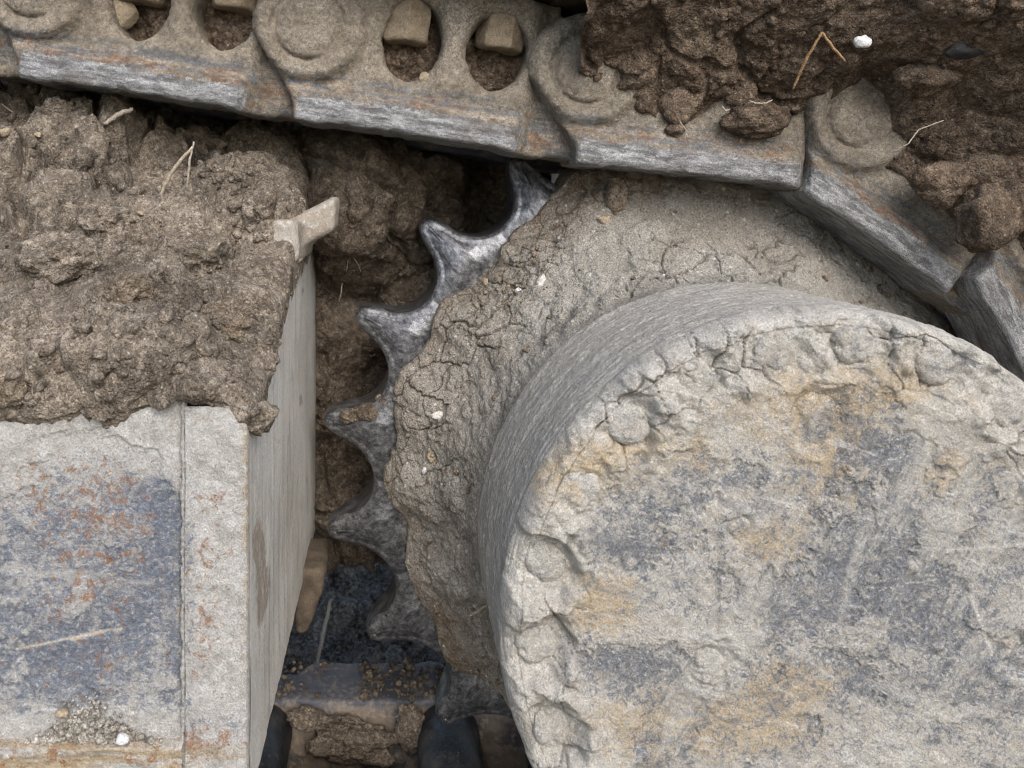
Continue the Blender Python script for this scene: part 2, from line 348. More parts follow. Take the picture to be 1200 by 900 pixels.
m = Mat('worn_tooth_steel', 0.42, 0.5)                   # polished sprocket teeth
n1 = m.noise(40, 5, 0.65); n2 = m.noise(300, 6, 0.8); sc_ = m.noise(160, 5, 0.75, 0.3, m.stretch(1, 1, 0.45)); n3 = m.noise(1300, 2, 0.7)
dirt = m.step(m.math('ADD', m.attr('root'), m.math('MULTIPLY', n2, 0.8)), 0.8, 1.05)
c = m.mix(m.step(sc_, 0.36, 0.68), (0.07, 0.07, 0.074), (0.25, 0.25, 0.258))
c = m.scale(c, m.step(n3, 0.25, 0.75, 0.55, 1.45)); c = m.scale(c, m.step(n2, 0.3, 0.7, 0.7, 1.3))
c = m.mix(m.math('MULTIPLY', m.step(n1, 0.5, 0.66), 0.5), c, (0.055, 0.054, 0.058))
c = m.mix(m.math('MULTIPLY', m.step(m.math('ADD', m.math('MULTIPLY', m.attr('wear'), 0.34), m.math('ADD', m.math('MULTIPLY', n2, 1.3), m.math('MULTIPLY', n1, 0.9))), 1.3, 1.75), 0.7), c, (0.42, 0.42, 0.42))
c = m.mix(m.math('MULTIPLY', m.step(n2, 0.60, 0.70), 0.5), c, (0.3, 0.26, 0.21))
c = m.mix(dirt, c, m.mix(n2, (0.16, 0.125, 0.09), (0.32, 0.27, 0.21)))
m.color(c); m.set('Metallic', m.math('MULTIPLY', m.math('SUBTRACT', 1.0, dirt), 0.75)); m.set('Roughness', m.step(n2, 0.25, 0.75, 0.26, 0.5))
m.bump(n2, 0.0004); m.bump(sc_, 0.00025)
M['tooth'] = m.m

m = Mat('dusty_track_link_steel', 0.8, 0.3)              # links: tan dust, rust line, bright worn rail
n1 = m.noise(20, 5, 0.6); n2 = m.noise(110, 5, 0.72); n3 = m.noise(520, 4, 0.78); st_ = m.noise(150, 5, 0.7, 0.3, m.stretch(0.14, 1, 1)); n4 = m.noise(1300, 2, 0.7)
c = m.mix(m.step(n1, 0.35, 0.68), (0.21, 0.176, 0.135), (0.33, 0.282, 0.218))
c = m.mix(m.math('MULTIPLY', m.step(n2, 0.56, 0.72), 0.55), c, (0.36, 0.29, 0.205))
c = m.mix(m.math('MULTIPLY', m.step(m.math('ADD', n3, m.math('MULTIPLY', n1, .35)), 0.69, 0.79), 0.8), c, (0.10, 0.095, 0.09))
c = m.mix(m.math('MULTIPLY', m.step(n3, 0.42, 0.33), 0.5), c, (0.42, 0.37, 0.3))
b_ = m.math('ADD', m.attr('edge'), m.math('MULTIPLY', m.math('SUBTRACT', n2, 0.5), 0.6))
bl = m.math('MULTIPLY', m.step(b_, 0.25, 0.5), m.step(st_, 0.46, 0.58))
c = m.mix(m.math('MULTIPLY', bl, 0.75), c, (0.12, 0.13, 0.145))
ru = m.math('MULTIPLY', m.step(b_, 0.45, 0.68), m.step(m.noise(95, 6, 0.8, 0.3, m.stretch(0.35, 1, 1)), 0.5, 0.6))
c = m.mix(m.math('MULTIPLY', ru, 0.7), c, m.mix(n3, (0.10, 0.055, 0.035), (0.23, 0.12, 0.06)))
sl = m.noise(210, 6, 0.8, 0.3, m.stretch(0.22, 1, 1))
rail = m.step(m.math('ADD', m.attr('rail'), m.math('ADD', m.math('MULTIPLY', m.math('SUBTRACT', st_, 0.5), 1.0), m.math('MULTIPLY', m.math('SUBTRACT', n3, 0.5), 0.9))), 0.40, 0.62)
met = m.mix(m.step(sl, 0.38, 0.64), (0.17, 0.165, 0.165), (0.52, 0.515, 0.51))
met = m.mix(m.math('MULTIPLY', m.step(n3, 0.6, 0.72), 0.6), met, (0.6, 0.59, 0.57))
met = m.mix(m.math('MULTIPLY', m.step(n1, 0.52, 0.66), 0.5), met, (0.14, 0.11, 0.09))
n7 = m.noise(280, 6, .8, .4); c = m.scale(c, m.step(n7, .36, .64, .9, 1.6)); c = m.scale(c, m.step(m.noise(60, 5, .7, .6), .36, .64, .8, 1.16))
c = m.mix(rail, c, met); m.bump(n7, .002); c = m.scale(c, m.step(n4, 0.28, 0.72, 0.62, 1.35)); c = m.scale(c, m.step(n3, 0.3, 0.7, 0.8, 1.18))
m.color(c); m.set('Metallic', m.math('MULTIPLY', rail, 0.45)); m.set('Roughness', m.step(rail, 0, 1, 0.88, 0.5))
m.bump(n2, 0.0035); m.bump(n3, 0.0022); m.bump(sl, 0.0007); m.bump(n4, 0.0005)
M['link'] = m.m

m = Mat('oily_black_steel', 0.38, 0.5)
n1 = m.noise(30, 5, 0.6); n2 = m.noise(260, 4, 0.7)
c = m.mix(m.step(n1, 0.45, 0.7), (0.014, 0.015, 0.018), (0.06, 0.055, 0.05)); c = m.mix(m.math('MULTIPLY', m.step(n2, 0.58, 0.72), 0.6), c, (0.2, 0.18, 0.15))
m.color(c); m.set('Roughness', m.step(n1, 0.3, 0.7, 0.3, 0.8)); m.bump(n2, 0.0006); M['oily'] = m.m

m = Mat('dark_dirty_link_steel', 0.6, 0.4)
n1 = m.noise(25, 5, 0.65); n2 = m.noise(150, 5, 0.7)
c = m.mix(m.step(n1, 0.36, 0.58), (0.06, 0.058, 0.06), (0.24, 0.19, 0.145)); c = m.mix(m.math('MULTIPLY', m.step(n2, 0.52, 0.68), 0.8), c, (0.36, 0.31, 0.25))
c = m.mix(m.math('MULTIPLY', m.attr('rail'), m.step(n2, 0.3, 0.6)), c, (0.06, 0.065, 0.08))
m.color(c); m.bump(n2, 0.0012); M['dark_link'] = m.m

def plain(name, col, col2, rough=0.85, sc=200, bump=0.0006):
    m = Mat(name, rough, 0.3); n = m.noise(sc, 6, 0.78); c = m.mix(m.step(n, 0.3, 0.7), col, col2); c = m.scale(c, m.step(m.noise(900, 3, .75), .28, .72, .65, 1.3)); m.color(c); m.bump(n, bump * 2); m.bump(m.noise(800, 3, .7), .0006); return m.m
M['nut'] = plain('mud_coated_nut', (0.24, 0.185, 0.125), (0.36, 0.29, 0.205), sc=160, bump=0.0014)
M['stone'] = plain('dusty_tan_stone', (0.27, 0.21, 0.14), (0.40, 0.33, 0.235), sc=220, bump=0.001)
M['pale_stone'] = plain('pale_stone', (0.45, 0.42, 0.37), (0.62, 0.6, 0.56), sc=300)
M['white'] = plain('white_stone', (0.45, 0.44, 0.43), (0.72, 0.71, 0.7), sc=160, bump=0.001)
M['straw'] = plain('dry_straw', (0.25, 0.2, 0.14), (0.42, 0.36, 0.27), sc=300, bump=0.0003)
M['brown_straw'] = plain('brown_straw', (0.2, 0.115, 0.05), (0.34, 0.22, 0.11), sc=300, bump=0.0003)
M['root'] = plain('pale_root', (0.26, 0.22, 0.17), (0.44, 0.39, 0.32), sc=500, bump=0.0002)
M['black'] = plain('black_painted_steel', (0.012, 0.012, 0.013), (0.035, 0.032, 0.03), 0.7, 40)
M['shoe'] = plain('dirty_shoe_steel', (0.06, 0.045, 0.033), (0.13, 0.1, 0.07), 0.85, 60, 0.001)
M['brown_clod'] = soil_material('dry_clod_soil', (0.15, 0.115, 0.08), (0.24, 0.19, 0.14), (0.3, 0.245, 0.19), 0.4)

M['pale_crumb'] = soil_material('pale_crumb_soil', (0.24, 0.21, 0.17), (0.36, 0.33, 0.28), (0.48, 0.45, 0.4), 0.4)
# ------------------------------------------------------------------ the machine's fixed points
SY0, SY1 = 0.705, 0.765                      # sprocket faces
CX, CZ = 0.2495, EYE - 0.256                 # its axle
R_D = 0.190                                  # final-drive drum radius
Y_F, Y_B = 0.441, 0.552                      # drum front, back

# ground
gx = np.linspace(-1, 1, 161); gx = np.sign(gx) * (np.abs(gx) ** 3.2) * 60
GX, GY = np.meshgrid(gx + 0.1, gx + 1.2, indexing='ij')
pp = np.stack([GX, GY, 0 * GX], -1)
GZ = 0.012 * fbm(pp, 6, 3, seed=3) * (np.abs(GX) < 3)
gxx = np.linspace(-0.6, 0.6, 260); gyy = np.linspace(0.95, 1.75, 200)
ground = link_obj('ground', make_mesh('ground', np.stack([GX, GY, GZ - 0.02], -1), grid_quads(161, 161)), M['ground'], kind='structure')
HX, HY = np.meshgrid(gxx, gyy, indexing='ij'); pp = np.stack([HX, HY, 0 * HX], -1)
edge = np.clip(np.minimum(np.minimum(HX + 0.6, 0.6 - HX), np.minimum(HY - 0.95, 1.75 - HY)) / 0.15, 0, 1)
HZ = -0.03 + edge * (0.03 + 0.012 * fbm(pp, 7, 4, seed=5) + 0.04 * clods(HX, HY, 0.05, 7, 0.6) + 0.02 * clods(HX, HY, 0.018, 9, .6))
link_obj('loose_ground_soil', make_mesh('loose_ground_soil', np.stack([HX, HY, HZ], -1), grid_quads(260, 200)), M['ground'], kind='stuff',
         label='loose dark soil on the ground seen through the gap under the sprocket', category='soil')

# ------------------------------------------------------------------ track frame
frame = empty('undercarriage', (-0.0856, Y_F, vz(951, Y_F)), 'weathered blue grey steel track frame with rust spots, soil heaped on top', 'track frame')
FX = -0.0856                                  # its right side
ZB = EYE - 0.355; Y_FB = 0.81
def rel(o, parent):                           # keep world placement under an unrotated empty
    o.parent = parent; o.location = Vector(o.location) - Vector(parent.location); return o
def blobs(U, Vv, lst):
    r = 0
    for (u, v, ru, rv, a) in lst: r = r + a * np.exp(-(((U - u) / ru) ** 2 + ((Vv - v) / rv) ** 2))
    return r
def seg_mask(U, Vv, segs):
    r = 0
    for (u0, v0, u1, v1, wd, a) in segs:
        dx, dy = u1 - u0, v1 - v0; t = np.clip(((U - u0) * dx + (Vv - v0) * dy) / (dx * dx + dy * dy), 0, 1)
        d = np.hypot(U - u0 - t * dx, Vv - v0 - t * dy); r = np.maximum(r, a * np.clip(1.3 - d / wd, 0, 1))
    return r
def face_uv(X, Z, y=Y_F): return X * F / y + VPU, -(Z - EYE) * F / y + VPV
# front plate: recessed field, weld groove, edge bar
def front_part(name, u0, u1, v0, v1, yoff, nu, nv, round_r=True):
    us = np.linspace(u0, u1, nu); vs = np.linspace(v0, v1, nv); U, Vv = np.meshgrid(us, vs, indexing='ij')
    X = ux(U, Y_F); Z = vz(Vv, Y_F); pp = np.stack([X, 0 * X, Z], -1)
    y = Y_F + yoff - 0.0008 * fbm(pp, 30, 4, seed=21) - 0.0009 * fbm(pp, 130, 3, seed=23)
    return U, Vv, X, Z, y, pp
U, Vv, X, Z, y, pp = front_part('front_plate', -420, 214, 464, 874, 0.004, 520, 380)
y += 0.003 * np.exp(-((U - 213) / 6.0) ** 2)
crl = sstep(-.05, .03, fbm(pp, 26, 6, .64, seed=27) - .12 + .5 * np.exp(-((Vv - 480) / 50.0) ** 2) + .5 * sstep(830, 865, Vv)); y -= .0011 * crl
bare = .04 + blobs(U, Vv, [(170, 690, 55, 130, .32), (60, 770, 130, 60, .26), (60, 640, 110, 90, .12), (180, 590, 40, 50, .2), (-200, 680, 200, 130, .25)]) - 0.55 * np.exp(-((Vv - 480) / 55.0) ** 2) - 0.5 * sstep(835, 870, Vv) + .16 * (1 - crl) - .05
me = make_mesh('front_plate', np.stack([X, y, Z], -1), grid_quads(520, 380, flip=False),
   attrs=dict(bare=bare, rust=blobs(U, Vv, [(110, 700, 70, 140, .6), (30, 580, 60, 60, .5), (130, 600, 50, 60, .5)]), ochre=0.0 * U, scratch=seg_mask(U, Vv, [(15, 766, 140, 740, 1.6, .9), (80, 754, 118, 745, 2.2, .9)])))
rel(link_obj('front_plate', me, M['plate']), frame)
# edge bar on the right of the plate (wraps the corner)
nv = 420; vs = np.linspace(476, 960, nv); prof = []
for t in np.linspace(0, 1, 70):
    prof.append((215 + (289 - 215) * t, 0.0))
prof = [(214.5, 0.006), (216, 0.002)] + [(217 + (286 - 217) * t, 0) for t in np.linspace(0, 1, 64)] + [(288.5, 0.0007), (290, 0.003), (290.4, 0.006)]
PU = np.array([p[0] for p in prof]); PD = np.array([p[1] for p in prof])
U = np.repeat(PU[:, None], nv, 1); Vv = np.repeat(vs[None], len(prof), 0)
X = ux(U, Y_F); Z = vz(Vv, Y_F); pp = np.stack([X, 0 * X, Z], -1)
y = Y_F + PD[:, None] - 0.0013 * fbm(pp, 50, 4, seed=33) - 0.0006 * fbm(pp, 170, 3, seed=34)
me = make_mesh('edge_bar', np.stack([X, y, Z], -1), grid_quads(len(prof), nv), attrs=dict(
    bare=blobs(U, Vv, [(222, 690, 10, 160, .4), (250, 860, 40, 30, .3)]) - 0.22, rust=blobs(U, Vv, [(240, 690, 25, 150, .75), (235, 870, 60, 20, 1.0)]), ochre=blobs(U, Vv, [(288, 600, 5, 200, .6), (230, 885, 60, 14, .7)]), scratch=0 * U))
rel(link_obj('edge_bar', me, M['plate']), frame)
# lower flange
U, Vv, X, Z, y, pp = front_part('lower_flange', -420, 214.5, 868, 960, -0.003, 420, 100)
y += 0.008 * (1 - sstep(868, 874, Vv)) - 0.0018 * fbm(pp * np.array([1, 1, 4]), 40, 4, seed=35)
me = make_mesh('lower_flange', np.stack([X, y, Z], -1), grid_quads(420, 100), attrs=dict(bare=0 * U - .3, rust=0 * U + .55, ochre=0 * U + 0.85, scratch=0 * U))
rel(link_obj('lower_flange', me, M['plate']), frame)
# weld bead along the bar
n = 260; zz = np.linspace(vz(466, Y_F), vz(955, Y_F), n)
pts = [(ux(213.2 + 0.5 * math.sin(i * 0.5) + .5 * math.sin(i * .17), Y_F), Y_F + 0.0035, z) for i, z in enumerate(zz)]
me = tube_mesh('weld_bead', pts, [0.0014 + 0.0002 * math.sin(i * 1.3) + .0004 * math.sin(i * .23) for i in range(n)], 8)
for k in ('bare', 'rust', 'ochre', 'scratch'): me.attributes.new(k, 'FLOAT', 'POINT')
rel(link_obj('weld_bead', me, M['plate']), frame)
# side plate: depth (y) x height
ny, nz = 330, 330
ys = np.linspace(Y_F + 0.006, Y_FB, ny)
ztop = np.interp(ys, [Y_F, 0.64, 0.70, Y_FB], [EYE - 0.128, EYE - 0.064, EYE - 0.045, EYE - 0.02])
T = np.linspace(0, 1, nz)[None]; Yg = np.repeat(ys[:, None], nz, 1); Zg = ZB + (ztop[:, None] - ZB) * T
pp = np.stack([0 * Yg, Yg, Zg], -1)
Xg = FX + 0.0006 * fbm(pp * np.array([1, 1, .25]), 60, 4, seed=41) + 0.0010 * fbm(pp, 12, 3, seed=42)
Us = FX * F / Yg + VPU; Vs = -(Zg - EYE) * F / Yg + VPV
stain = blobs(Us, Vs, [(302, 640, 7, 34, 1.0), (309, 690, 7, 36, .9), (304, 720, 4, 30, .7), (352, 470, 2.5, 9, .9), (355, 340, 2, 6, .8), (300, 560, 3, 12, .7)]) + 0.55 * fbm(pp, 55, 5, .65, seed=43)
stain = sstep(0.38, 0.62, stain)
rel(link_obj('side_plate', make_mesh('side_plate', np.stack([Xg, Yg, Zg], -1), grid_quads(ny, nz), attrs=dict(stain=stain)), M['side']), frame)
# closing plates: underside, back, upper shroud (under the heap)
X0 = -1.1
me = prism('back_plate', [(X0, ZB), (FX - 0.001, ZB), (FX - 0.001, EYE - 0.021), (X0, EYE - 0.021)], Y_FB, Y_FB + 0.01); rel(link_obj('back_plate', me, M['black']), frame)
me = make_mesh('bottom_plate', [(X0, Y_F + .006, ZB), (FX, Y_F + .006, ZB), (FX, Y_FB, ZB), (X0, Y_FB, ZB)], [(0, 1, 2, 3)], smooth=False); rel(link_obj('bottom_plate', me, M['black']), frame)
me = make_mesh('shroud', [(X0, Y_F + .004, EYE - .165), (FX - .03, Y_F + .004, EYE - .165), (FX - .03, .64, EYE - .10), (X0, .64, EYE - .10), (FX - .03, Y_FB, EYE - .07), (X0, Y_FB, EYE - .07)],
               [(0, 1, 2, 3), (3, 2, 4, 5)], smooth=False); rel(link_obj('shroud', me, M['black']), frame)
# bracket lip at the top of the side plate, and the little gusset near its lower back corner
def rbox(p, c, h, r): q = np.abs(p - np.array(c)) - np.array(h) + r; return np.linalg.norm(np.maximum(q, 0), axis=-1) + np.minimum(q.max(-1), 0) - r
def bracket(p):
    d = rbox(p, (FX - 0.004, 0.665, EYE - 0.040), (0.011, 0.055, 0.018), 0.005)
    q = p.copy(); q[..., 2] = p[..., 2] - 0.55 * (p[..., 0] - FX)
    d = smin(d, rbox(q, (FX + 0.010, 0.665, EYE - 0.036), (0.024, 0.026, 0.014), 0.005), 0.012)
    return d - 0.0022 * fbm(p, 55, 3, seed=47)
me = sdf_mesh('bracket', bracket, (FX - .03, .595, EYE - .075), (FX + .05, .735, EYE + .015), 0.0014, attrs=dict(stain=lambda V: np.clip(.7 + sstep(-.2, 0.3, fbm(V, 40, 3, seed=49)), 0, 1)))
rel(link_obj('bracket', me, M['side']), frame)
def gusset(p):
    q = p.copy(); zz_ = (p[..., 2] - (EYE - 0.37))
    d = rbox(p, (FX + 0.006, 0.735, EYE - 0.375), (0.014, 0.035, 0.03), 0.006)
    return smax(d, (p[..., 0] - FX - 0.016 - 0.35 * (zz_)), 0.006) - 0.0015 * fbm(p, 60, 3, seed=51)
me = sdf_mesh('gusset', gusset, (FX - .015, .69, EYE - .42), (FX + .04, .78, EYE - .33), 0.0014, attrs=dict(stain=lambda V: 0.4 * sstep(0.0, 0.4, fbm(V, 50, 3, seed=52))))
rel(link_obj('gusset', me, M['shoe']), frame)

# ------------------------------------------------------------------ soil heaped on the frame
def soil_h(x, y, p, seed, big=0.02, mid=0.012, small=1.0, fine=1.0, crev=0.010):
    h = big * fbm(p, 9, 3, seed=seed + 6)
    for k, (cell, amp, keep) in enumerate([(.062, mid * 2.2, .75), (.030, .014 * small, .6), (.0145, .0072 * small, .55), (.0072, .0036 * fine, .55), (.0038, .0018 * fine, .6)]):
        f = 0.8 / cell
        wx = x + cell * (.36 * noise(p + 1.7 * k, f, seed + 20 + k) + .18 * noise(p + 2.9 * k, f * 2.3, seed + 30 + k)); wy = y + cell * (.36 * noise(p + 5.1 * k, f, seed + 40 + k) + .18 * noise(p + 7.7 * k, f * 2.3, seed + 50 + k))
        if k == 0: cv = (1 - sstep(.02, .16, cracks(wx, wy, .058, seed + 64))) * sstep(-.1, .25, fbm(p + 8, 11, 2, seed=seed + 65))
        mk = sstep(-.18, .3, fbm(p + 3.1 * k, .16 / cell + 6, 2, seed=seed + 60 + k)) if k else 1.0
        h = h + amp * clods(wx, wy, cell, seed + 70 + 6 * k, keep) * (.12 + .88 * mk)
    return h + 0.0032 * fbm(p, 65, 5, .6, seed=seed + 11) - crev * cv
ns, nx = 560, 640
s = np.linspace(0, 1, ns)
# section through the heap (depth, height): hangs over the front edge, rises to the back
sy = np.interp(s, [0, .03, .09, .15, .45, .8, 1], [Y_F + .010, Y_F + .001, Y_F - .001, Y_F + .010, .60, .735, .83])
sz = np.interp(s, [0, .03, .09, .15, .45, .8, 1], [-.130, -.126, -.112, -.094, .0, .072, .105]) + EYE
k = np.ones(25) / 25
sy = np.convolve(np.pad(sy, 12, 'edge'), k, 'valid'); sz = np.convolve(np.pad(sz, 12, 'edge'), k, 'valid')
xs = np.linspace(-0.62, FX + 0.004, nx)
S, Xg = np.meshgrid(s, xs, indexing='ij')
B = np.stack([Xg, np.repeat(sy[:, None], nx, 1), np.repeat(sz[:, None], nx, 1)], -1)
# round the heap over the right-hand edge of the frame, back part leans further
tr = np.clip((Xg - (FX - 0.055)) / 0.06, 0, 1)
drop = 0.052 * tr ** 2.2 * sstep(0.04, 0.2, S) + 0.02 * tr ** 3 * sstep(.3, .6, S) + 0.02 * sstep(0.55, .8, S) * tr ** 2
B[..., 2] -= drop
B[..., 2] += 0.018 * np.sin(Xg * 17 + 1.1) * sstep(.15, .5, S) * (1 - tr)
B[..., 2] -= .03 * np.clip((Xg - (FX - .10)) / .10, 0, 1) ** 1.5 * sstep(.4, .6, S) * (1 - sstep(.75, .95, S))
Lx = Xg; Ls = np.cumsum(np.hypot(np.gradient(sy), np.gradient(sz)))[:, None] + 0 * Xg
N = grid_normals(B); N *= np.sign(N[..., 2:3].mean())
N = np.where((N[..., 2:3] < -0.2), -N, N)
h = soil_h(Lx, Ls, B, 100, .020, .013, 1.25, 1.35, .015)
hang = (1 - sstep(0.02, 0.14, S))
h = h * (1 - 0.72 * hang) * (1 - 0.6 * tr ** 3)
B2 = B + N * (h - 0.006 * (1 - hang) - .0012 * hang)[..., None]
# ragged lower hem on the plate
hem = -.004 + 0.015 * fbm(np.stack([Xg, 0 * Xg, 0 * Xg], -1), 24, 5, .6, seed=133)
B2[..., 2] += hem * hang
B2[..., 1] = np.where(S < 0.012, Y_F + 0.01, B2[..., 1])
rag = fbm(np.stack([0 * S, B[..., 1], 0 * S], -1), 45, 4, .6, seed=137)
zedge = np.interp(B2[..., 1], [Y_F, 0.64, 0.70, Y_FB], [EYE - 0.118, EYE - 0.052, EYE - 0.038, EYE - 0.02]) - .018 + .018 * rag
tb = np.clip((tr - .55) / .45, 0, 1) ** 2.5 * sstep(.06, .15, S)
B2[..., 2] = B2[..., 2] * (1 - tb) + np.minimum(zedge, B2[..., 2]) * tb
w2 = sstep(.55, .85, tr) * sstep(.07, .16, S)
B2[..., 0] += w2 * (FX + .0045 + .0015 * rag - B2[..., 0])
# deep hollows between the lumps
hol = np.zeros_like(Xg)
for (u, v, yy, r, d) in [(275, 255, .60, .017, .03), (12, 260, .6, .022, .03), (100, 400, .5, .010, .018), (235, 340, .54, .010, .014), (130, 330, .55, .012, .012), (40, 285, .58, .014, .02), (300, 270, .6, .012, .025)]:
    c = P(u, v, yy); d2 = ((B[..., 0] - c.x) ** 2 + (B[..., 1] - c.y) ** 2 * .6 + (B[..., 2] - c.z) ** 2) / r ** 2; hol += 1.7 * d * np.exp(-d2 * (1.4 + .8 * noise(B, 60, 139)))
B2 -= N * hol[..., None]
pile_me = make_mesh('soil_heap', B2, grid_quads(ns, nx))
link_obj('soil_heap', pile_me, M['soil_dry'], kind='stuff', label='crumbly dry brown soil heaped on top of the rusty track frame', category='soil')
rs = np.random.RandomState(5)
def scatter_on(B2, n, seed, lo, hi, i0=0, i1=None, j0=0, j1=None, lift=0.25, prob=None):
    r = np.random.RandomState(seed); I = r.randint(i0, i1 or B2.shape[0], n); J = r.randint(j0, j1 or B2.shape[1], n)
    if prob is not None: k = r.rand(n) < prob[I, J]; I, J = I[k], J[k]
    rad = lo * (hi / lo) ** (r.rand(len(I)) ** 2.6)
    p = B2[I, J] + np.array([0, -0.35, 0.8]) * (rad * lift)[:, None]
    return p, rad
pr = sstep(-0.1, 0.35, fbm(B, 16, 3, seed=77)) * 0.95 + 0.05
pts, rad = scatter_on(B2, 9000, 6, 0.0008, 0.0062, 40, prob=pr, lift=.3)
p3, r3 = scatter_on(B2, 300, 7, 0.0045, 0.0105, 60, prob=pr ** 2, lift=.25)
link_obj('loose_clods', scatter_mesh('loose_clods', p3, r3, 66, 3, .7), M['soil_dry'], kind='stuff', label='broken loose clods strewn between the lumps of the soil heap', category='soil')
link_obj('soil_crumbs', scatter_mesh('soil_crumbs', pts, rad, 60, 1), M['soil_dry'], kind='stuff', label='small loose crumbs of dry soil lying over the heap on the frame', category='soil')

def clod(name, u, v, y, r, seed, label, cat='clod', mat='brown_clod', squash=(1, 1, 1), rough=0.3, ang=0.4, sub=4, rot=0.0, group=None):
    V, T = lump_geo(r, seed, sub, squash, rough, ang)
    V = V + 0 * V; me = make_mesh(name, V, None, T); o = link_obj(name, me, M[mat], label=label, category=cat)
    o.location = P(u, v, y); o.rotation_euler = (0, rot, 0)
    if group: o['group'] = group
    return o
def heap_y(u, v):                                # nearest heap surface along the pixel's ray
    Pu = B2[..., 0] * F / B2[..., 1] + VPU; Pv = -(B2[..., 2] - EYE) * F / B2[..., 1] + VPV
    d = (Pu - u) ** 2 + (Pv - v) ** 2; d = np.where(d < 16, B2[..., 1], 9) if (d < 16).any() else np.where(d == d.min(), B2[..., 1], 9)
    return d.min()
for (u, v, r, seed, lab, sq) in [
    (125, 258, .0170, 1, 'rounded tan soil clod on the heap below the forked straw', (1.05, .8, .85)),
    (266, 374, .0150, 2, 'flat faced pale soil clod at the right edge of the heap', (1.15, .6, .8)),
    (306, 246, .017, 3, 'large smooth soil lump beside the steel bracket on the heap', (.9, .8, 1.0)),
    (72, 300, .021, 4, 'broad brown soil lump on the heap left of the tan clod', (1.2, .8, .8)),
    (12, 462, .0085, 5, 'small crumbly clod hanging at the hem of the heap over the plate', (1.1, .8, 1)),
    (30, 303, .008, 6, 'small clod at the heap edge next to a dark hollow', (1, .8, .8)),
    (225, 300, .022, 8, 'wide grainy soil lump in the middle of the heap', (1.3, .7, .8)),
    (150, 345, .014, 9, 'lumpy soil clod low on the heap above the steel plate', (1.2, .7, .9))]:
    y = heap_y(u, v); clod('soil_clod', u, v, y + r * .15, r, seed, lab, squash=sq, rough=.5, ang=.5, sub=5, mat='soil_dry' if r > .0155 else 'brown_clod')
for (u, v, r, sd_, lab) in [(6, 155, .0058, 11, 'largest tan pebble on the soil heap beside the fine straw'), (45, 158, .0038, 12, 'tan pebble on the heap between fine straw and wood chip'), (40, 302, .0042, 13, 'tan pebble on the heap beside a small clod and hollow'),
        (165, 250, .003, 14, 'smallest tan pebble on the heap beside the rounded tan clod'), (262, 168, .0045, 15, 'shaded tan pebble on the heap right of the forked straw')]:
    y = heap_y(u, v); clod('pebble', u, v, y, r, sd_, lab, 'pebble', 'stone', (1, .9, .7), .4, .9, 3)
# crumbs on the lower flange of the frame
r = np.random.RandomState(8); nn = 900
uu = r.normal(105, 34, nn); vv = 872 - np.abs(r.normal(0, 1, nn)) * 22 * np.exp(-((uu - 105) / 50) ** 2); rad = 0.0006 * (5 ** (r.rand(nn) ** 2.5))
pts = np.array([P(a, b, Y_F + 0.002 - 0.25 * c)[:] for a, b, c in zip(uu, vv, rad)])
link_obj('soil_crumbs', scatter_mesh('soil_crumbs', pts, rad, 90, 1), M['pale_crumb'], kind='stuff', label='little heap of pale crumbs on the lower ledge of the frame', category='soil')
clod('pebble', 143, 866, Y_F - 0.001, 0.004, 31, 'white pebble on the lower ledge of the track frame', 'pebble', 'white', (1, .8, .9), .15, .5, 3)
clod('pebble', 73, 836, Y_F - 0.001, 0.0035, 32, 'tan pebble stuck above the lower ledge of the track frame', 'pebble', 'stone', (1.2, .8, .9), .15, .5, 3)

# ------------------------------------------------------------------ sprocket
sprocket = empty('sprocket', (CX, (SY0 + SY1) / 2, CZ), 'worn steel drive sprocket with polished pointed teeth, caked in mud', 'sprocket')
NT = 19; PA = 2 * math.pi / NT; RG, RC, RTIP = 0.0355, 0.3065, 0.3205
# outline of one tooth, gullet bottom to gullet bottom
a0 = PA / 2; gc = np.array([RC * math.sin(a0), RC * math.cos(a0)])
arc = []
tip_half = 0.0085
for t in np.linspace(0, 1, 60):
    ang = (-math.pi / 2 - a0) - t * (math.pi / 2 + 0.02)        # from the gullet bottom towards the flank
    arc.append(gc + RG * np.array([math.cos(ang), math.sin(ang)]))
arc = np.array(arc); arc = arc[arc[:, 1] < 0.2985]
pe = arc[-1]; ctl = np.array([pe[0] * 0.60, RTIP + 0.0035])
bez = np.array([(1 - t) ** 2 * pe + 2 * t * (1 - t) * ctl + t * t * np.array([0, RTIP]) for t in np.linspace(0, 1, 22)[1:]])
half = np.concatenate([arc, bez]); full = np.concatenate([half, (half * np.array([-1, 1]))[::-1][1:]])
tg = np.gradient(full, axis=0); tg /= np.linalg.norm(tg, axis=1, keepdims=True); nrm = np.stack([tg[:, 1], -tg[:, 0]], -1)
nrm *= np.sign((nrm * (full - np.array([0, 0.29]))).sum(1).mean() + 1e-9)
if nrm[len(full) // 2][1] < 0: nrm = -nrm
RI = 0.236; sec = []
rr = np.hypot(full[:, 0], full[:, 1]); ph = np.arctan2(full[:, 0], full[:, 1])
th = np.interp(rr, [0.236, 0.272, 0.319], [0.030, 0.029, 0.013]); rd = np.interp(rr, [0.272, 0.319], [0.0065, 0.0072])
inner = np.stack([RI * np.sin(ph), RI * np.cos(ph)], -1)
rowsV = []; root = []; wear = []
face_in = full - nrm * rd[:, None]
for t in np.linspace(0, 1, 22):
    q = inner + (face_in - inner) * t; rq = np.hypot(q[:, 0], q[:, 1]); tq = np.interp(rq, [0.236, 0.272, 0.319], [0.031, 0.030, 0.0125])
    rowsV.append(np.stack([q[:, 0], -tq - .0045 * (1 - t ** 2.5) * sstep(.245, .265, rq), q[:, 1]], -1)); root.append(np.clip((0.272 - rq) / 0.05, 0, 1)); wear.append(0 * rr + max(0, (t - .75) / .25) ** 1.5)
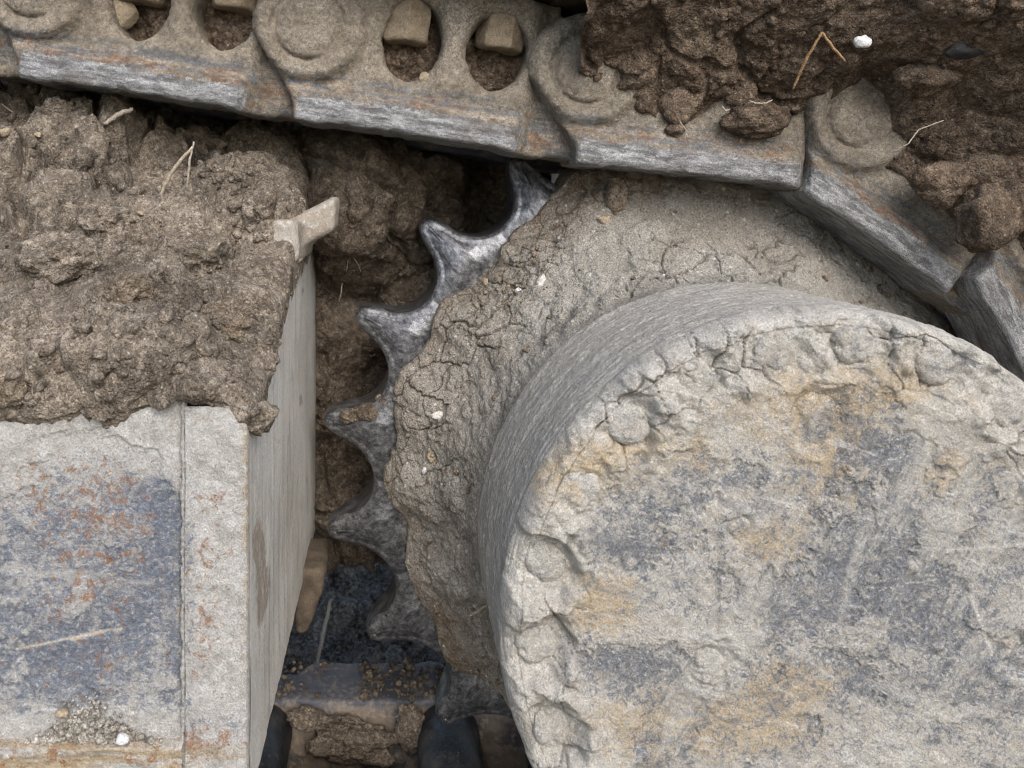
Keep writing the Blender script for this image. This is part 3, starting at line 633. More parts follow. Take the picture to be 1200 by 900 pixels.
tf = np.interp(np.hypot(face_in[:, 0], face_in[:, 1]), [0.236, 0.272, 0.319], [0.031, 0.030, 0.0125])
for al in np.linspace(0, math.pi / 2, 9)[1:]:
    q = full - nrm * (rd * (1 - math.sin(al)))[:, None]; rowsV.append(np.stack([q[:, 0], -(tf - rd * (1 - math.cos(al))), q[:, 1]], -1)); root.append(0 * rr); wear.append(0 * rr + (.9 if al < 1.2 else .45))
front = len(rowsV)
for t in np.linspace(0, 1, 8)[1:]:
    rowsV.append(np.stack([full[:, 0], -(tf - rd) + 2 * (tf - rd) * t, full[:, 1]], -1)); root.append(0 * rr); wear.append(0 * rr + .1)
for k in range(front - 2, -1, -1): rowsV.append(rowsV[k] * np.array([1, -1, 1])); root.append(root[k]); wear.append(wear[k])
TV = np.stack(rowsV, 0)
TV[..., 1] += 0.0006 * fbm(TV, 60, 3, seed=61)
tooth_me = make_mesh('tooth', TV, grid_quads(TV.shape[0], TV.shape[1], flip=True), attrs=dict(root=np.stack(root, 0), wear=np.stack(wear, 0)))
tooth_me.materials.append(M['tooth'])
TA0 = 180 - 45.4                                   # image angle of the tooth below the top one
for k in range(NT):
    ang = TA0 + k * 360 / NT
    o = link_obj('tooth', tooth_me, None, sprocket); o.rotation_euler = (0, -math.radians(ang - 90), 0)
prof = [(0.08, -.028), (0.236, -.0295), (0.2362, .0295), (0.08, .028)]
link_obj('disc', lathe_y('disc', prof, 96), M['tooth'], sprocket)

# packed mud between drum and teeth: polar sheet
nth, nr = 1300, 150
thd = np.radians(np.linspace(-25, 262, nth)); q = np.linspace(0, 1, nr)
TH, Q = np.meshgrid(thd, q, indexing='ij'); deg = np.degrees(TH)
circ = np.stack([np.cos(TH) * 0.23, 0 * TH, np.sin(TH) * 0.23], -1)
Rout = np.interp(deg, [-25, 20, 60, 100, 107, 113, 125, 262], [.30, .300, .29, .294, .292, .282, .2560, .2560]) + 0.006 * fbm(circ, 16, 4, seed=71) + 0.004 * fbm(circ, 60, 3, seed=72)
Rout -= .0055 * np.cos(NT * (TH - math.radians(TA0))) * sstep(110, 122, deg)
Rout += 0.003 * np.exp(-((deg - 214) / 7) ** 2) + 0.004 * np.exp(-((deg - 178) / 5) ** 2)
R = 0.184 + (Rout - 0.184) * Q
back = np.interp(deg, [-25, 100, 112, 130, 262], [.716, .705, .700, .697, .697])
Yd = Y_B + 0.008 + (back - Y_B - 0.008) * Q ** 0.36 + 0.03 * sstep(0.96, 1.0, Q)
B = np.stack([CX + R * np.cos(TH), Yd, CZ + R * np.sin(TH)], -1)
N = grid_normals(B); N *= -np.sign(N[..., 1:2])
lx = TH * 0.23; lr = R + (Yd - .55) * .8
wx = lx + 0.006 * noise(B, 70, 81) + .002 * noise(B, 220, 83); wy = lr + 0.006 * noise(B + 5, 70, 82) + .002 * noise(B + 5, 220, 84)
cr = cracks(wx, wy, 0.034, 85); cr2 = cracks(wx, wy, 0.017, 86)
cm = sstep(0.0, 0.35, fbm(B, 13, 3, seed=87)); 
crack = np.clip((1 - sstep(0.015, 0.055, cr)) * cm + 0.7 * (1 - sstep(0.02, 0.07, cr2)) * sstep(0.1, .4, fbm(B + 3, 17, 3, seed=88)), 0, 1)
h = 0.006 * fbm(B, 17, 4, seed=89) + 0.005 * clods(wx, wy, 0.032, 90, .6) + .003 * fbm(B, 60, 4, .6, seed=98) + 0.003 * clods(wx, wy, 0.013, 91, .45) * sstep(-.1, .3, fbm(B, 20, 2, seed=92)) + 0.0016 * clods(wx, wy, 0.005, 93, .5) + 0.0016 * fbm(B, 110, 4, seed=94) - 0.0028 * crack
mask = sstep(0, .05, Q) * (1 - .6 * sstep(.75, 1, Q))
BM = B + N * (h * mask)[..., None]
brown = np.clip(sstep(.66, .98, Q) * (0.5 + fbm(B, 14, 3, seed=95)) + 0.9 * np.exp(-((deg - 108) / 16) ** 2) * sstep(.35, .8, Q) + .5 * np.exp(-((deg - 216) / 14) ** 2) * sstep(.4, .8, Q) + .3 * sstep(.05, .4, fbm(B + 7, 12, 3, seed=96)) + .35 * (deg < 100) * sstep(.5, 1, Q), 0, 1)
link_obj('packed_mud', make_mesh('packed_mud', BM, grid_quads(nth, nr), attrs=dict(brown=brown, crack=crack)), M['mud'], kind='stuff', label='cracked grey mud packed round the sprocket behind the drum', category='mud')
pts, rad = scatter_on(BM, 2600, 16, 0.0006, 0.0036, 60, 1240, 8, 148, 0.1, prob=sstep(0.0, .4, fbm(B, 11, 3, seed=97)) * .9 + .1)
link_obj('mud_crumbs', scatter_mesh('mud_crumbs', pts, rad, 130, 1), M['brown_clod'], kind='stuff', label='small crumbs and grit stuck on the packed sprocket mud', category='mud')
def mud_y(u, v):
    Pu = BM[..., 0] * F / BM[..., 1] + VPU; Pv = -(BM[..., 2] - EYE) * F / BM[..., 1] + VPV; d = (Pu - u) ** 2 + (Pv - v) ** 2
    return BM[..., 1].ravel()[d.argmin()]
for (u, v, r, sd_, mt, lab) in [(608, 340, .0042, 41, 'white', 'white chip pressed into the mud below the second bright tooth'), (569, 331, .0045, 42, 'stone', 'orange tan stone chip pressed into the mud beside a tooth'),
        (634, 329, .006, 43, 'pale_stone', 'pale grey pebble in the mud between tooth and drum'), (708, 257, .0062, 47, 'stone', 'small brown stone in the mud close under the upper track'), (513, 487, .0065, 44, 'pale_stone', 'round grey pebble sunk in the mud left of the drum'),
        (505, 535, .0065, 45, 'stone', 'flat orange stone flake in the mud left of the drum'), (777, 325, .003, 46, 'white', 'tiny white chip in the mud above the drum'), (932, 238, .003, 48, 'white', 'tiny white chip in the mud below the bent track joint'), (497, 552, .0035, 49, 'white', 'white chip beside the orange flake in the mud')]:
    y = mud_y(u, v); clod('pebble', u, v, y - .0005, r, sd_, lab, 'pebble', mt, (1, .6, .7), .35, .95, 3, rot=sd_)
# mud lump on the middle tooth
for (u, v, r, sd_, lab) in [(432, 483, .012, 51, 'brown mud lump sitting on the middle sprocket tooth'), (410, 488, .0085, 52, 'smaller mud lump near the tip of the middle sprocket tooth'), (452, 470, .009, 53, 'mud lump in the gullet over the middle sprocket tooth')]:
    clod('mud_lump', u, v, .712, r, sd_, lab, 'mud', 'soil_shade', (1.2, .8, .8), .35, .4, 4)
clod('mud_lump', 722, 228, .672, .0125, 54, 'smooth flattened mud lump just under the upper track rail', 'mud', 'brown_clod', (.8, .6, 1.25), .12, .3, 4)

# ------------------------------------------------------------------ final drive drum
drum = empty('final_drive', (CX, Y_B, CZ), 'round mud crusted final drive cover standing out from the sprocket', 'final drive')
DP = Vector(drum.location)
nth = 1150; thd = np.linspace(0, 2 * math.pi, nth, endpoint=False)
# side
na = 130; al = np.linspace(0, 1, na); TH, A = np.meshgrid(thd, al, indexing='ij')
pp = np.stack([np.cos(TH) * R_D, A * .12, np.sin(TH) * R_D], -1)
Yd = Y_F + 0.007 + (0.575 - Y_F - 0.007) * A
sm = np.stack([np.cos(TH) * R_D, A * .12 * 5, np.sin(TH) * R_D], -1)
R = R_D - 0.0015 + 0.0012 * fbm(sm, 18, 4, seed=201) + 0.0006 * fbm(sm, 70, 3, seed=202) + 0.002 * sstep(0.2, 0, A) * fbm(pp, 40, 3, seed=203) + 0.0007 * clods(TH * R_D, A * .13, .004, 204, .2)
R = R - .006 * np.clip(1 - A / .09, 0, 1) ** 2
V = np.stack([R * np.cos(TH), Yd - DP.y, R * np.sin(TH)], -1)
link_obj('housing', make_mesh('housing', V, grid_quads(nth, na, True), attrs=dict(around=TH * R_D, along=A * .13)), M['housing'], drum)
# front cover with bolt pockets
nr = 258; q = np.linspace(0, 1, nr)
aa = np.linspace(0, 1, 26) * math.pi / 2
prof_r = np.concatenate([np.linspace(0.00005, 0.179, nr - 34), 0.179 + 0.0095 * np.sin(aa), np.linspace(.1883, .178, 8)])
prof_y = np.concatenate([np.zeros(nr - 34), 0.016 * (1 - np.cos(aa)), np.linspace(.018, .026, 8)])
NR = np.concatenate([np.zeros(nr - 34), np.sin(aa), np.ones(8)])[None]; NY = np.concatenate([np.ones(nr - 34), np.cos(aa), np.zeros(8)])[None]
TH, R = np.meshgrid(thd, prof_r, indexing='ij'); PYY = np.repeat(prof_y[None], nth, 0)
X = CX + R * np.cos(TH); Z = CZ + R * np.sin(TH); U, Vv = face_uv(X, Z)
pp = np.stack([X, 0 * X, Z], -1)
rimm = sstep(0.125, 0.165, R)
crl = sstep(-.05, .03, fbm(pp, 26, 6, .64, seed=217) - .25 * blobs(U, Vv, [(760, 630, 70, 50, 1), (720, 775, 60, 30, 1.2), (1000, 600, 130, 80, .6), (1080, 690, 150, 90, .9), (960, 690, 110, 60, .8), (1040, 530, 60, 30, .8), (1100, 790, 110, 60, .8), (930, 830, 90, 60, .8)]) + .1 + .3 * sstep(0.14, 0.17, R))
h = 0.0010 * fbm(pp, 25, 4, seed=211) + 0.0012 * fbm(pp, 120, 5, .6, seed=212) + .0012 * crl + rimm * (0.0085 * fbm(pp, 32, 5, .6, seed=213) + 0.0035 * clods(X + .005 * noise(pp, 90, 5), Z + .005 * noise(pp + 8, 90, 6), .015, 214, .5) + .0012 * clods(X + .002 * noise(pp, 250, 5), Z + .002 * noise(pp + 8, 250, 6), .005, 215, .5))
BA = [199 - 16.364 * k for k in range(22)]; BR = 0.1675
bolts = []
rsb = np.random.RandomState(9); pocket = 0
for k, a in enumerate(BA):
    t = math.radians(a); bx, bz = CX + BR * math.cos(t), CZ + BR * math.sin(t)
    fill = [0.05, .15, .2, .9, .4, .85, .6, .5, .45][k] if k < 9 else rsb.uniform(.2, .9)
    dx = X - bx; dz = Z - bz; rad_ = dx * math.cos(t) + dz * math.sin(t); tan_ = -dx * math.sin(t) + dz * math.cos(t)
    d = np.hypot(np.where(rad_ > 0, rad_ * .7, rad_), tan_) + 0.0045 * noise(pp, 65, 220 + k) + .003 * noise(pp, 170, 221 + k)
    pk = (1 - sstep(0.0135, 0.0235, d)) * (1 - fill); ring = np.exp(-((d - 0.0245) / 0.005) ** 2) * sstep(.012, -.01, rad_)
    h = h * (1 - .5 * pk) - 0.0105 * pk + 0.0026 * ring * (1 - fill); pocket = np.maximum(pocket, pk)
    bolts.append((bx, bz, Y_F + .0105 * (1 - fill) + .0035 + .0035 * fill + .0015 * rsb.rand()))
ring_feats = [(962, 490, 30, .0035, 7), (833, 782, 22, .003, 6), (1188, 766, 16, .003, 5), (862, 622, 13, .0022, 4), (985, 575, 17, .002, 6), (850, 690, 16, .0024, 7)]
for (u, v, r, dep, wd) in ring_feats:
    dep *= .62; d = np.hypot(U - u, Vv - v) + 7 * noise(pp, 90, 260 + u) + 4 * noise(pp, 230, 261 + u); h = h - dep * np.exp(-((d - r) / wd) ** 2) + dep * .5 * np.exp(-((d - r - 13) / 8) ** 2) - dep * .35 * (d < r)
for (u0, v0, u1, v1, wd, dep) in [(735, 470, 775, 545, 7, .005), (820, 410, 850, 450, 8, .004), (660, 615, 690, 660, 6, .003), (840, 580, 838, 740, 5, .0018), (870, 400, 872, 440, 5, .003)]:
    h = h - dep * seg_mask(U, Vv, [(u0, v0, u1, v1, wd, 1.0)]) * (0.6 + .6 * noise(pp, 120, 281))
wx = X + .004 * noise(pp, 90, 231); wz = Z + .004 * noise(pp + 3, 90, 232)
cr = cracks(wx, wz, .022, 233); crack = (1 - sstep(.012, .05, cr)) * rimm * sstep(0, .3, fbm(pp, 20, 3, seed=234))
h = h - .0018 * crack
SCR = [(1030, 575, 985, 725, 7, .3), (1012, 620, 992, 690, 6, .5), (1108, 644, 1200, 638, 3, 1), (1135, 695, 1162, 765, 3, .9), (1030, 800, 1110, 840, 10, .35), (920, 755, 985, 800, 2, .6), (1085, 840, 1180, 825, 8, .5), (1190, 610, 1170, 650, 5, .5)]
for _ in range(34):
    u, v = rsb.uniform(700, 1190), rsb.uniform(560, 890); a = rsb.choice([.5, 1.0, 2.2, 2.6]) + rsb.normal(0, .25); l = rsb.uniform(8, 34); SCR.append((u, v, u + l * math.cos(a), v + l * math.sin(a), 1.3, rsb.uniform(.4, .9)))
scr = seg_mask(U, Vv, SCR)
bare = .06 + .45 * blobs(U, Vv, [(760, 630, 70, 50, .42), (720, 775, 60, 30, .5), (1000, 600, 130, 80, .22), (1080, 690, 150, 90, .34), (960, 690, 110, 60, .28), (900, 560, 60, 40, .2), (1040, 530, 60, 30, .34), (800, 850, 60, 40, .2), (1100, 790, 110, 60, .3), (930, 830, 90, 60, .3), (870, 740, 60, 50, .22), (955, 500, 18, 24, .5)]) - .12 * rimm + .15 * (1 - crl) - .06
ochre = blobs(U, Vv, [(705, 710, 45, 35, .55), (900, 640, 60, 30, .3), (1100, 550, 40, 25, .45), (820, 850, 120, 40, .45), (960, 520, 60, 60, .4), (660, 560, 50, 40, .35), (1010, 460, 120, 40, .35), (930, 800, 60, 30, .35), (760, 530, 90, 40, .3)])
h = h * np.concatenate([np.ones(nr - 20), np.linspace(1, .35, 12), np.linspace(.35, 0, 8)])[None]
hr = np.clip(h, -.0012, .0008)
V = np.stack([X + hr * NR * np.cos(TH) - DP.x, Y_F + PYY - h * NY - DP.y, Z + hr * NR * np.sin(TH) - DP.z], -1)
cover = link_obj('cover_plate', make_mesh('cover_plate', V, grid_quads(nth, nr, True), attrs=dict(bare=bare, ochre=ochre, scratch=scr, crack=np.clip(crack + .0 * pocket, 0, 1))), M['cover'], drum)
def bolt_head(p):
    q = np.hypot(p[..., 0], p[..., 2]); d = smax(q - 0.0125, np.abs(p[..., 1]) - 0.0085, 0.006)
    return d - 0.003 * fbm(p, 80, 4, .6, seed=301)
bolt_me = sdf_mesh('bolt', bolt_head, (-.016, -.012, -.016), (.016, .012, .016), .0009, attrs={k: (lambda V: 0 * V[:, 0]) for k in ('ochre', 'scratch', 'crack')} | dict(bare=lambda V: 0.25 * fbm(V, 90, 2, seed=5)))
bolt_me.materials.append(M['cover'])
for k, (bx, bz, by) in enumerate(bolts):
    o = link_obj('bolt', bolt_me, None, drum); o.location = (bx - DP.x, by - DP.y, bz - DP.z); o.rotation_euler = (random.Random(k).uniform(-.06, .06), k * 1.1, random.Random(k + 50).uniform(-.06, .06))

# ------------------------------------------------------------------ track chain
PIN_B = 0.077; PITCH = 0.226; YL = 0.625; LT = 0.068; YFAR = 0.787
def link_fn(p, win=True, sh=0.0):
    a, d, b = p[..., 0], p[..., 1], p[..., 2]
    # outline
    def seg(ax, az, bx_, bz_, ra, rb):
        t = np.clip(((a - ax) * (bx_ - ax) + (b - az) * (bz_ - az)) / ((bx_ - ax) ** 2 + (bz_ - az) ** 2), 0, 1)
        return np.hypot(a - ax - t * (bx_ - ax), b - az - t * (bz_ - az)) - (ra + (rb - ra) * t)
    left = seg(0, PIN_B, 0.012, 0.014, .048, .013)
    body = np.maximum(np.abs(a - .103 + sh / 2) - .103 + sh / 2, np.abs(b - .064) - .064)
    right = np.minimum(seg(PITCH - sh, PIN_B, .19 - sh, .03, .045, .03), np.maximum(np.abs(a - .212 + sh) - .026, np.abs(b - .02) - .0195))
    out = smin(smin(left, body, .012), right, .008)
    # front relief (smaller = nearer)
    rec = .021 * sstep(.176, .198, a + sh)
    web = .0085 * sstep(.021, .034, b)
    boss = np.hypot(a, b - PIN_B); onb = 1 - sstep(.040, .052, boss)
    df = web * (1 - onb) * (1 - sstep(.176, .19, a + sh)) + rec
    df = df - .0015 * onb * (boss > .0) + .0042 * np.exp(-((boss - .0285) / .0022) ** 2) * np.clip(.75 + .9 * noise(p, 45, 402), 0, 1.4)
    df = df - .0045 * np.exp(-((a - .1235) / .016) ** 2) * sstep(.03, .05, b)                      # rib between the windows
    df = df + (.0008 + .0022 * sstep(.02, .035, b)) * fbm(p, 30, 4, seed=401)
    s = smax(out, df - d, .007); s = smax(s, d - LT, .006)
    if not win: return s
    w1 = np.hypot((a - .086) / .0245, (b - .079) / .034) - 1; w2 = np.hypot((a - .157) / .0255, (b - .080) / .0315) - 1
    s = smax(s, -w1 * .0245, .011); s = smax(s, -w2 * .0255, .011)
    return s
def link_attr_rail(V): return np.clip((.0255 - V[:, 2]) / .012, 0, 1) * (1 - sstep(.180, .190, V[:, 0])) * sstep(-.004, .004, V[:, 0])
def link_attr_edge(V): return np.clip(1 - np.abs(V[:, 2] - .018) / .035, 0, 1)
link_me = sdf_mesh('link_plate', link_fn, (-.056, -.006, -.006), (.278, .075, .134), .00135, attrs=dict(rail=link_attr_rail, edge=link_attr_edge),
                   disp=lambda V: (.25 + .75 * sstep(.022, .034, V[:, 2])) * .0018 * fbm(V, 95, 5, .65, seed=411) + .0012 * clods(V[:, 0] + .002 * noise(V, 200, 7), V[:, 2] + .002 * noise(V + 3, 200, 8), .009, 412, .25))
link_me.materials.append(M['link'])
short_me = sdf_mesh('link_plate', lambda p: link_fn(p, False, .040), (-.056, -.006, -.006), (.24, .075, .134), .00135, attrs=dict(rail=lambda V: np.clip((.0255 - V[:, 2]) / .012, 0, 1) * (1 - sstep(.143, .151, V[:, 0])), edge=link_attr_edge), disp=lambda V: (.25 + .75 * sstep(.022, .034, V[:, 2])) * .0018 * fbm(V, 95, 5, .65, seed=413))
short_me.materials.append(M['link'])
far_me = sdf_mesh('link_plate', link_fn, (-.056, -.006, -.006), (.278, .075, .134), .0026, attrs=dict(rail=lambda V: np.clip((.01 - V[:, 2]) / .006, 0, 1), edge=link_attr_edge), disp=lambda V: .0016 * fbm(V, 40, 4, seed=415))
far_me.materials.append(M['dark_link'])
low_me = sdf_mesh('link_plate', lambda p: link_fn(p, False, .036), (-.056, -.006, -.006), (.278, .075, .134), .0022, attrs=dict(rail=lambda V: np.clip((.01 - V[:, 2]) / .006, 0, 1), edge=link_attr_edge), disp=lambda V: .004 * fbm(V, 30, 4, seed=417) * (V[:, 2] > .008) + .002 * clods(V[:, 0], V[:, 2], .02, 418, .6))
low_me.materials.append(M['dark_link'])
bush_me = lathe_y('bushing', [(0.002, 0), (.030, 0), (.0315, .002), (.0315, .098), (.03, .1), (.002, .1)], 40); bush_me.materials.append(M['oily'])
pin_me = lathe_y('pin', [(0.001, -.0006), (.020, -.0006), (.0245, 0.0004), (.0255, .004), (.0255, .02)], 48); pin_me.materials.append(M['link'])
for k in ('rail', 'edge'): pin_me.attributes.new(k, 'FLOAT', 'POINT')
def nut_fn(p):
    a, d, b = p[..., 0], p[..., 1], p[..., 2]
    q = np.maximum(np.abs(d) * .866 + np.abs(a) * .5, np.abs(a)) - .0185
    return smax(q, np.abs(b - .02) - .02, .004) - .0016 * fbm(p, 75, 3, seed=421)
nut_me = sdf_mesh('nut', nut_fn, (-.026, -.028, -.006), (.026, .028, .046), .0014); nut_me.materials.append(M['nut'])
def plug_geo(seed, ra, rb):
    n, mth = 46, 90; r = np.linspace(0.02, 1, n); t = np.arange(mth) * 2 * math.pi / mth; T_, R_ = np.meshgrid(t, r, indexing='ij')
    a = R_ * ra * np.cos(T_); b = R_ * rb * np.sin(T_); p = np.stack([a, 0 * a, b], -1) + seed
    h = .008 * (1 - R_ ** 2) + .006 * fbm(p, 40, 3, seed=seed) + .006 * clods(a + .003 * noise(p, 200, 3), b + .003 * noise(p + 4, 200, 4), .014, seed, .8) + .003 * clods(a, b, .005, seed + 3, .7)
    return make_mesh('mud_plug', np.stack([a, -h, b], -1), grid_quads(mth, n, True))
shoe_me = prism('shoe', [(-.03, .131), (.212, .131), (.215, .137), (.215, .143), (.06, .143), (.056, .165), (.046, .165), (.042, .143), (-.026, .143), (-.034, .138)], -.045, .42, .0015); shoe_me.materials.append(M['shoe'])

def place(o, pin, ang, loc):                                  # local (a, depth, b) under the link's empty
    o.location = loc
def track_link(pin_uv, ang, label, nuts=(True, True), plugs=True, dark=False, world=None, bush_b=PIN_B, shoe=True, near_me=None):
    a = math.radians(ang)                                     # image angle below horizontal
    px = world if world else P(pin_uv[0], pin_uv[1], YL)
    ax = Vector((math.cos(a), 0, -math.sin(a))); bx_ = Vector((math.sin(a), 0, math.cos(a)))
    org = Vector(px) - bx_ * PIN_B
    t = empty('track_link', org, label, 'track link', 'links of the crawler track'); t.rotation_euler = (0, a, 0)
    link_obj('link_plate', near_me or link_me, None, t)
    f = link_obj('link_plate', low_me if ang == 180 else far_me, None, t); f.location = (0, YFAR - YL + LT, 0); f.scale = (1, -1, 1)
    b = link_obj('bushing', bush_me, None, t); b.location = (0, LT - .006, bush_b)
    pn = link_obj('pin', pin_me, None, t); pn.location = (0, -.0006, PIN_B)
    if shoe: link_obj('shoe', shoe_me, None, t)
    for k, (on, wa) in enumerate(zip(nuts, (.086, .157))):
        if on:
            n_ = link_obj('nut', nut_me, None, t); n_.location = (wa - .006 + .008 * k, .032, .0785 + .006 * k); n_.rotation_euler = (0.0, 0.05 * (k - .5), .4 * k)
    if plugs:
        for k, wa in enumerate((.086, .157)):
            me = plug_geo(431 + k + int(ang * 10) + int(pin_uv[0]) % 97, .03, .036); me.materials.append(M['soil_moist'])
            m_ = link_obj('mud_plug', me, None, t, kind='stuff'); m_.location = (wa, .047, .072)
    return t
L0 = track_link((37, -21), 8.6, 'dusty steel track link over the soil heap with stones in its windows')
L9 = track_link((-287, -70), 8.6, 'dusty track link beyond the stone filled windows at the upper edge', nuts=(False, False), plugs=False)
L1 = track_link((361, 28), 8.6, 'dusty steel track link with round pin end over the first sprocket tooth')
L2 = track_link((690, 80), 6.3, 'track link half buried in dark soil above the packed mud', nuts=(False, False), plugs=False)
L3 = track_link((1012, 134), 35.5, 'tilted track link bending round the sprocket beside the straws', nuts=(False, False), plugs=False, near_me=short_me)
L4 = track_link((0, 0), 62.5, 'steep track link going down behind the drum cover', nuts=(False, False), plugs=False, near_me=short_me, world=P(1236, 276, YL) + Vector((0, -.008, 0)))
# lower run
ZR = EYE - 0.522
B1 = track_link((0, 0), 180, 'dark oily lower track link under the sprocket teeth', nuts=(False, False), plugs=False, near_me=short_me, world=(0.052, YL, ZR - PIN_B), bush_b=.031)
B2_ = track_link((0, 0), 180, 'dark oily lower track link under the track frame edge', nuts=(False, False), plugs=False, near_me=short_me, world=(0.052 - .19, YL, ZR - PIN_B), bush_b=.031)
B0 = track_link((0, 0), 180, 'dark lower track link below the final drive cover', nuts=(False, False), plugs=False, near_me=short_me, world=(0.052 + .19, YL, ZR - PIN_B), bush_b=.031)

# stones and crumbs in the windows of the upper links
for (u, v, y, r, sd_, lab, sq, mt) in [(136, 12, .655, .0185, 61, 'large rounded tan stone in the first window of the upper track link', (1.05, .7, 1), 'stone'),
        (228, 36, .662, .0095, 62, 'upright tan stone below the nut in the track link window', (.75, .7, 1.2), 'stone'),
        (497, 91, .636, .0045, 64, 'small stone on the lip of the track link window', (1, .8, 1.1), 'stone')]:
    clod('stone', u, v, y, r, sd_, lab, 'stone', mt, sq, .14, .75, 4)

# ------------------------------------------------------------------ soil packed on the links and shoes, upper right
nth, nr = 620, 330
thd = np.radians(np.linspace(106, 2, nth)); TH, Q = np.meshgrid(thd, np.linspace(0, 1, nr), indexing='ij'); deg = np.degrees(TH)
LCX, LCZ = P(816, 585, .64).x, P(816, 585, .64).z
lo_r = np.interp(deg, [2, 30, 38, 44, 52, 60, 66, 70, 74, 78, 88, 96, 100, 112], [.325, .325, .328, .318, .314, .314, .32, .335, .300, .295, .296, .312, .335, .40])
R = lo_r + (0.50 - lo_r) * Q
circ = np.stack([LCX + R * np.cos(TH), 0 * R, LCZ + R * np.sin(TH)], -1)
R = R + (1 - Q) ** 3 * (0.006 * fbm(circ, 30, 3, seed=501) + .004 * fbm(circ, 80, 2, seed=502))
X = LCX + R * np.cos(TH); Z = LCZ + R * np.sin(TH)
Yd = .635 - .08 * sstep(.30, .43, R) - .05 * sstep(.36, .47, R) * (1 - sstep(60, 95, deg))
Yd = Yd + .014 * np.exp(-((deg - 80) / 6) ** 2) * (1 - sstep(.31, .36, R)) - .016 * np.exp(-((deg - 40) / 14) ** 2) * sstep(.31, .35, R) 
Ug, Vg = X * F / .625 + VPU, -(Z - EYE) * F / .625 + VPV
for (u, v, r, dp) in [(1003, 138, 50, .035), (684, 100, 64, .05), (1133, 58, 24, .03)]:
    Yd = Yd + dp * np.exp(-((np.hypot(Ug - u, Vg - v) + 8 * fbm(np.stack([X, 0 * X, Z], -1), 45, 3, seed=511)) / r) ** 4)
Yd = Yd + .03 * (1 - sstep(0, .02, Q))
B = np.stack([X, Yd, Z], -1); N = grid_normals(B); N *= -np.sign(N[..., 1:2])
h = soil_h(X, Z, B, 520, .016, .008, .75, .9, .006)
low = sstep(0.0, .12, Q)
BT = B + N * ((h - .005) * (.35 + .65 * low))[..., None]
link_obj('packed_soil', make_mesh('packed_soil', BT, grid_quads(nth, nr)), M['soil_moist'], kind='stuff', label='dark moist soil packed over the bent upper track links', category='soil')
pts, rad = scatter_on(BT, 2600, 26, 0.001, 0.006, 5, nth - 5, 6, nr - 10, .15, prob=sstep(-.05, .35, fbm(B, 15, 3, seed=540)) * .9 + .1)
link_obj('soil_crumbs', scatter_mesh('soil_crumbs', pts, rad, 160, 1), M['soil_moist'], kind='stuff', label='dark crumbs of moist soil clinging to the bent track links', category='soil')
for (u, v, y, r, sd_, lab, sq) in [(795, 118, .630, .016, 71, 'dark cracked soil clod hanging beside the buried link end', (1, .7, 1.1)), (886, 140, .625, .021, 72, 'dark soil clod between the two upper link ends', (1.25, .7, .8)),
        (868, 105, .628, .014, 73, 'blocky dark soil clod above the hollow between link ends', (1, .8, 1.2)), (1105, 215, .600, .022, 74, 'big dark soil clod on the tilted link beside its rail', (1.2, .7, .8)),
        (1160, 255, .585, .026, 75, 'rough dark soil clod above the steep track link', (1, .7, 1.1)), (1085, 90, .59, .02, 76, 'crumbly dark soil clod above the tilted link end', (1.2, .7, .7)), (792, 152, .63, .008, 77, 'small dark clod low beside the buried link end', (1, .8, .8))]:
    clod('soil_clod', u, v, y, r, sd_, lab, mat='soil_moist', squash=sq, rough=.4, ang=.5)

# ------------------------------------------------------------------ soil behind, between frame and sprocket
nx, nz = 380, 420
us = np.linspace(330, 650, nx); vs = np.linspace(140, 690, nz); U, Vv = np.meshgrid(us, vs, indexing='ij')
yb = .835 + 0 * U
lumpm = np.exp(-(((U - 430) / 75) ** 2 + ((Vv - 235) / 85) ** 2) ** 1.6)
yb = yb - .105 * lumpm - .035 * np.exp(-(((U - 505) / 40) ** 2 + ((Vv - 330) / 60) ** 2)) + .12 * np.exp(-(((U - 572) / 38) ** 2 + ((Vv - 220) / 60) ** 2)) - .03 * np.exp(-(((U - 385) / 28) ** 2 + ((Vv - 590) / 70) ** 2)) + .05 * sstep(655, 690, Vv) + .035 * np.exp(-(((U - 430) / 60) ** 2 + ((Vv - 345) / 22) ** 2))
yb = yb + .05 * np.exp(-(((U - 470) / 40) ** 2 + ((Vv - 440) / 30) ** 2))
X = ux(U, .82); Z = vz(Vv, .82)
B = np.stack([X, yb, Z], -1); N = grid_normals(B); N *= -np.sign(N[..., 1:2])
h = soil_h(X, Z, B, 620, .02, .011, 1.0, 1.0)
BB = B + N * (h - .004)[..., None]
BB[..., 2] += (.012 * fbm(np.stack([X, 0 * X, 0 * X], -1), 30, 3, seed=640)) * sstep(650, 690, Vv)
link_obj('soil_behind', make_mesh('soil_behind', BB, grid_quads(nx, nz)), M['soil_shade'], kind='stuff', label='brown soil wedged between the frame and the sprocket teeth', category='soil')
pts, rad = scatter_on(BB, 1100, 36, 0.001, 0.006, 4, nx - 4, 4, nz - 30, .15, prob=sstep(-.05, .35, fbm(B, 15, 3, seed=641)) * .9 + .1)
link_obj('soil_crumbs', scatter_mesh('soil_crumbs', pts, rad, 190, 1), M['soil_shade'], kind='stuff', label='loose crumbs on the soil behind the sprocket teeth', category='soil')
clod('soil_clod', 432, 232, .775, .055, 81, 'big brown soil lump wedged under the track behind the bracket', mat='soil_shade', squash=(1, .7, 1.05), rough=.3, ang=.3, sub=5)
clod('soil_clod', 508, 215, .80, .012, 82, 'small round clod in the shade under the upper track', mat='soil_shade', squash=(1, .8, .9))

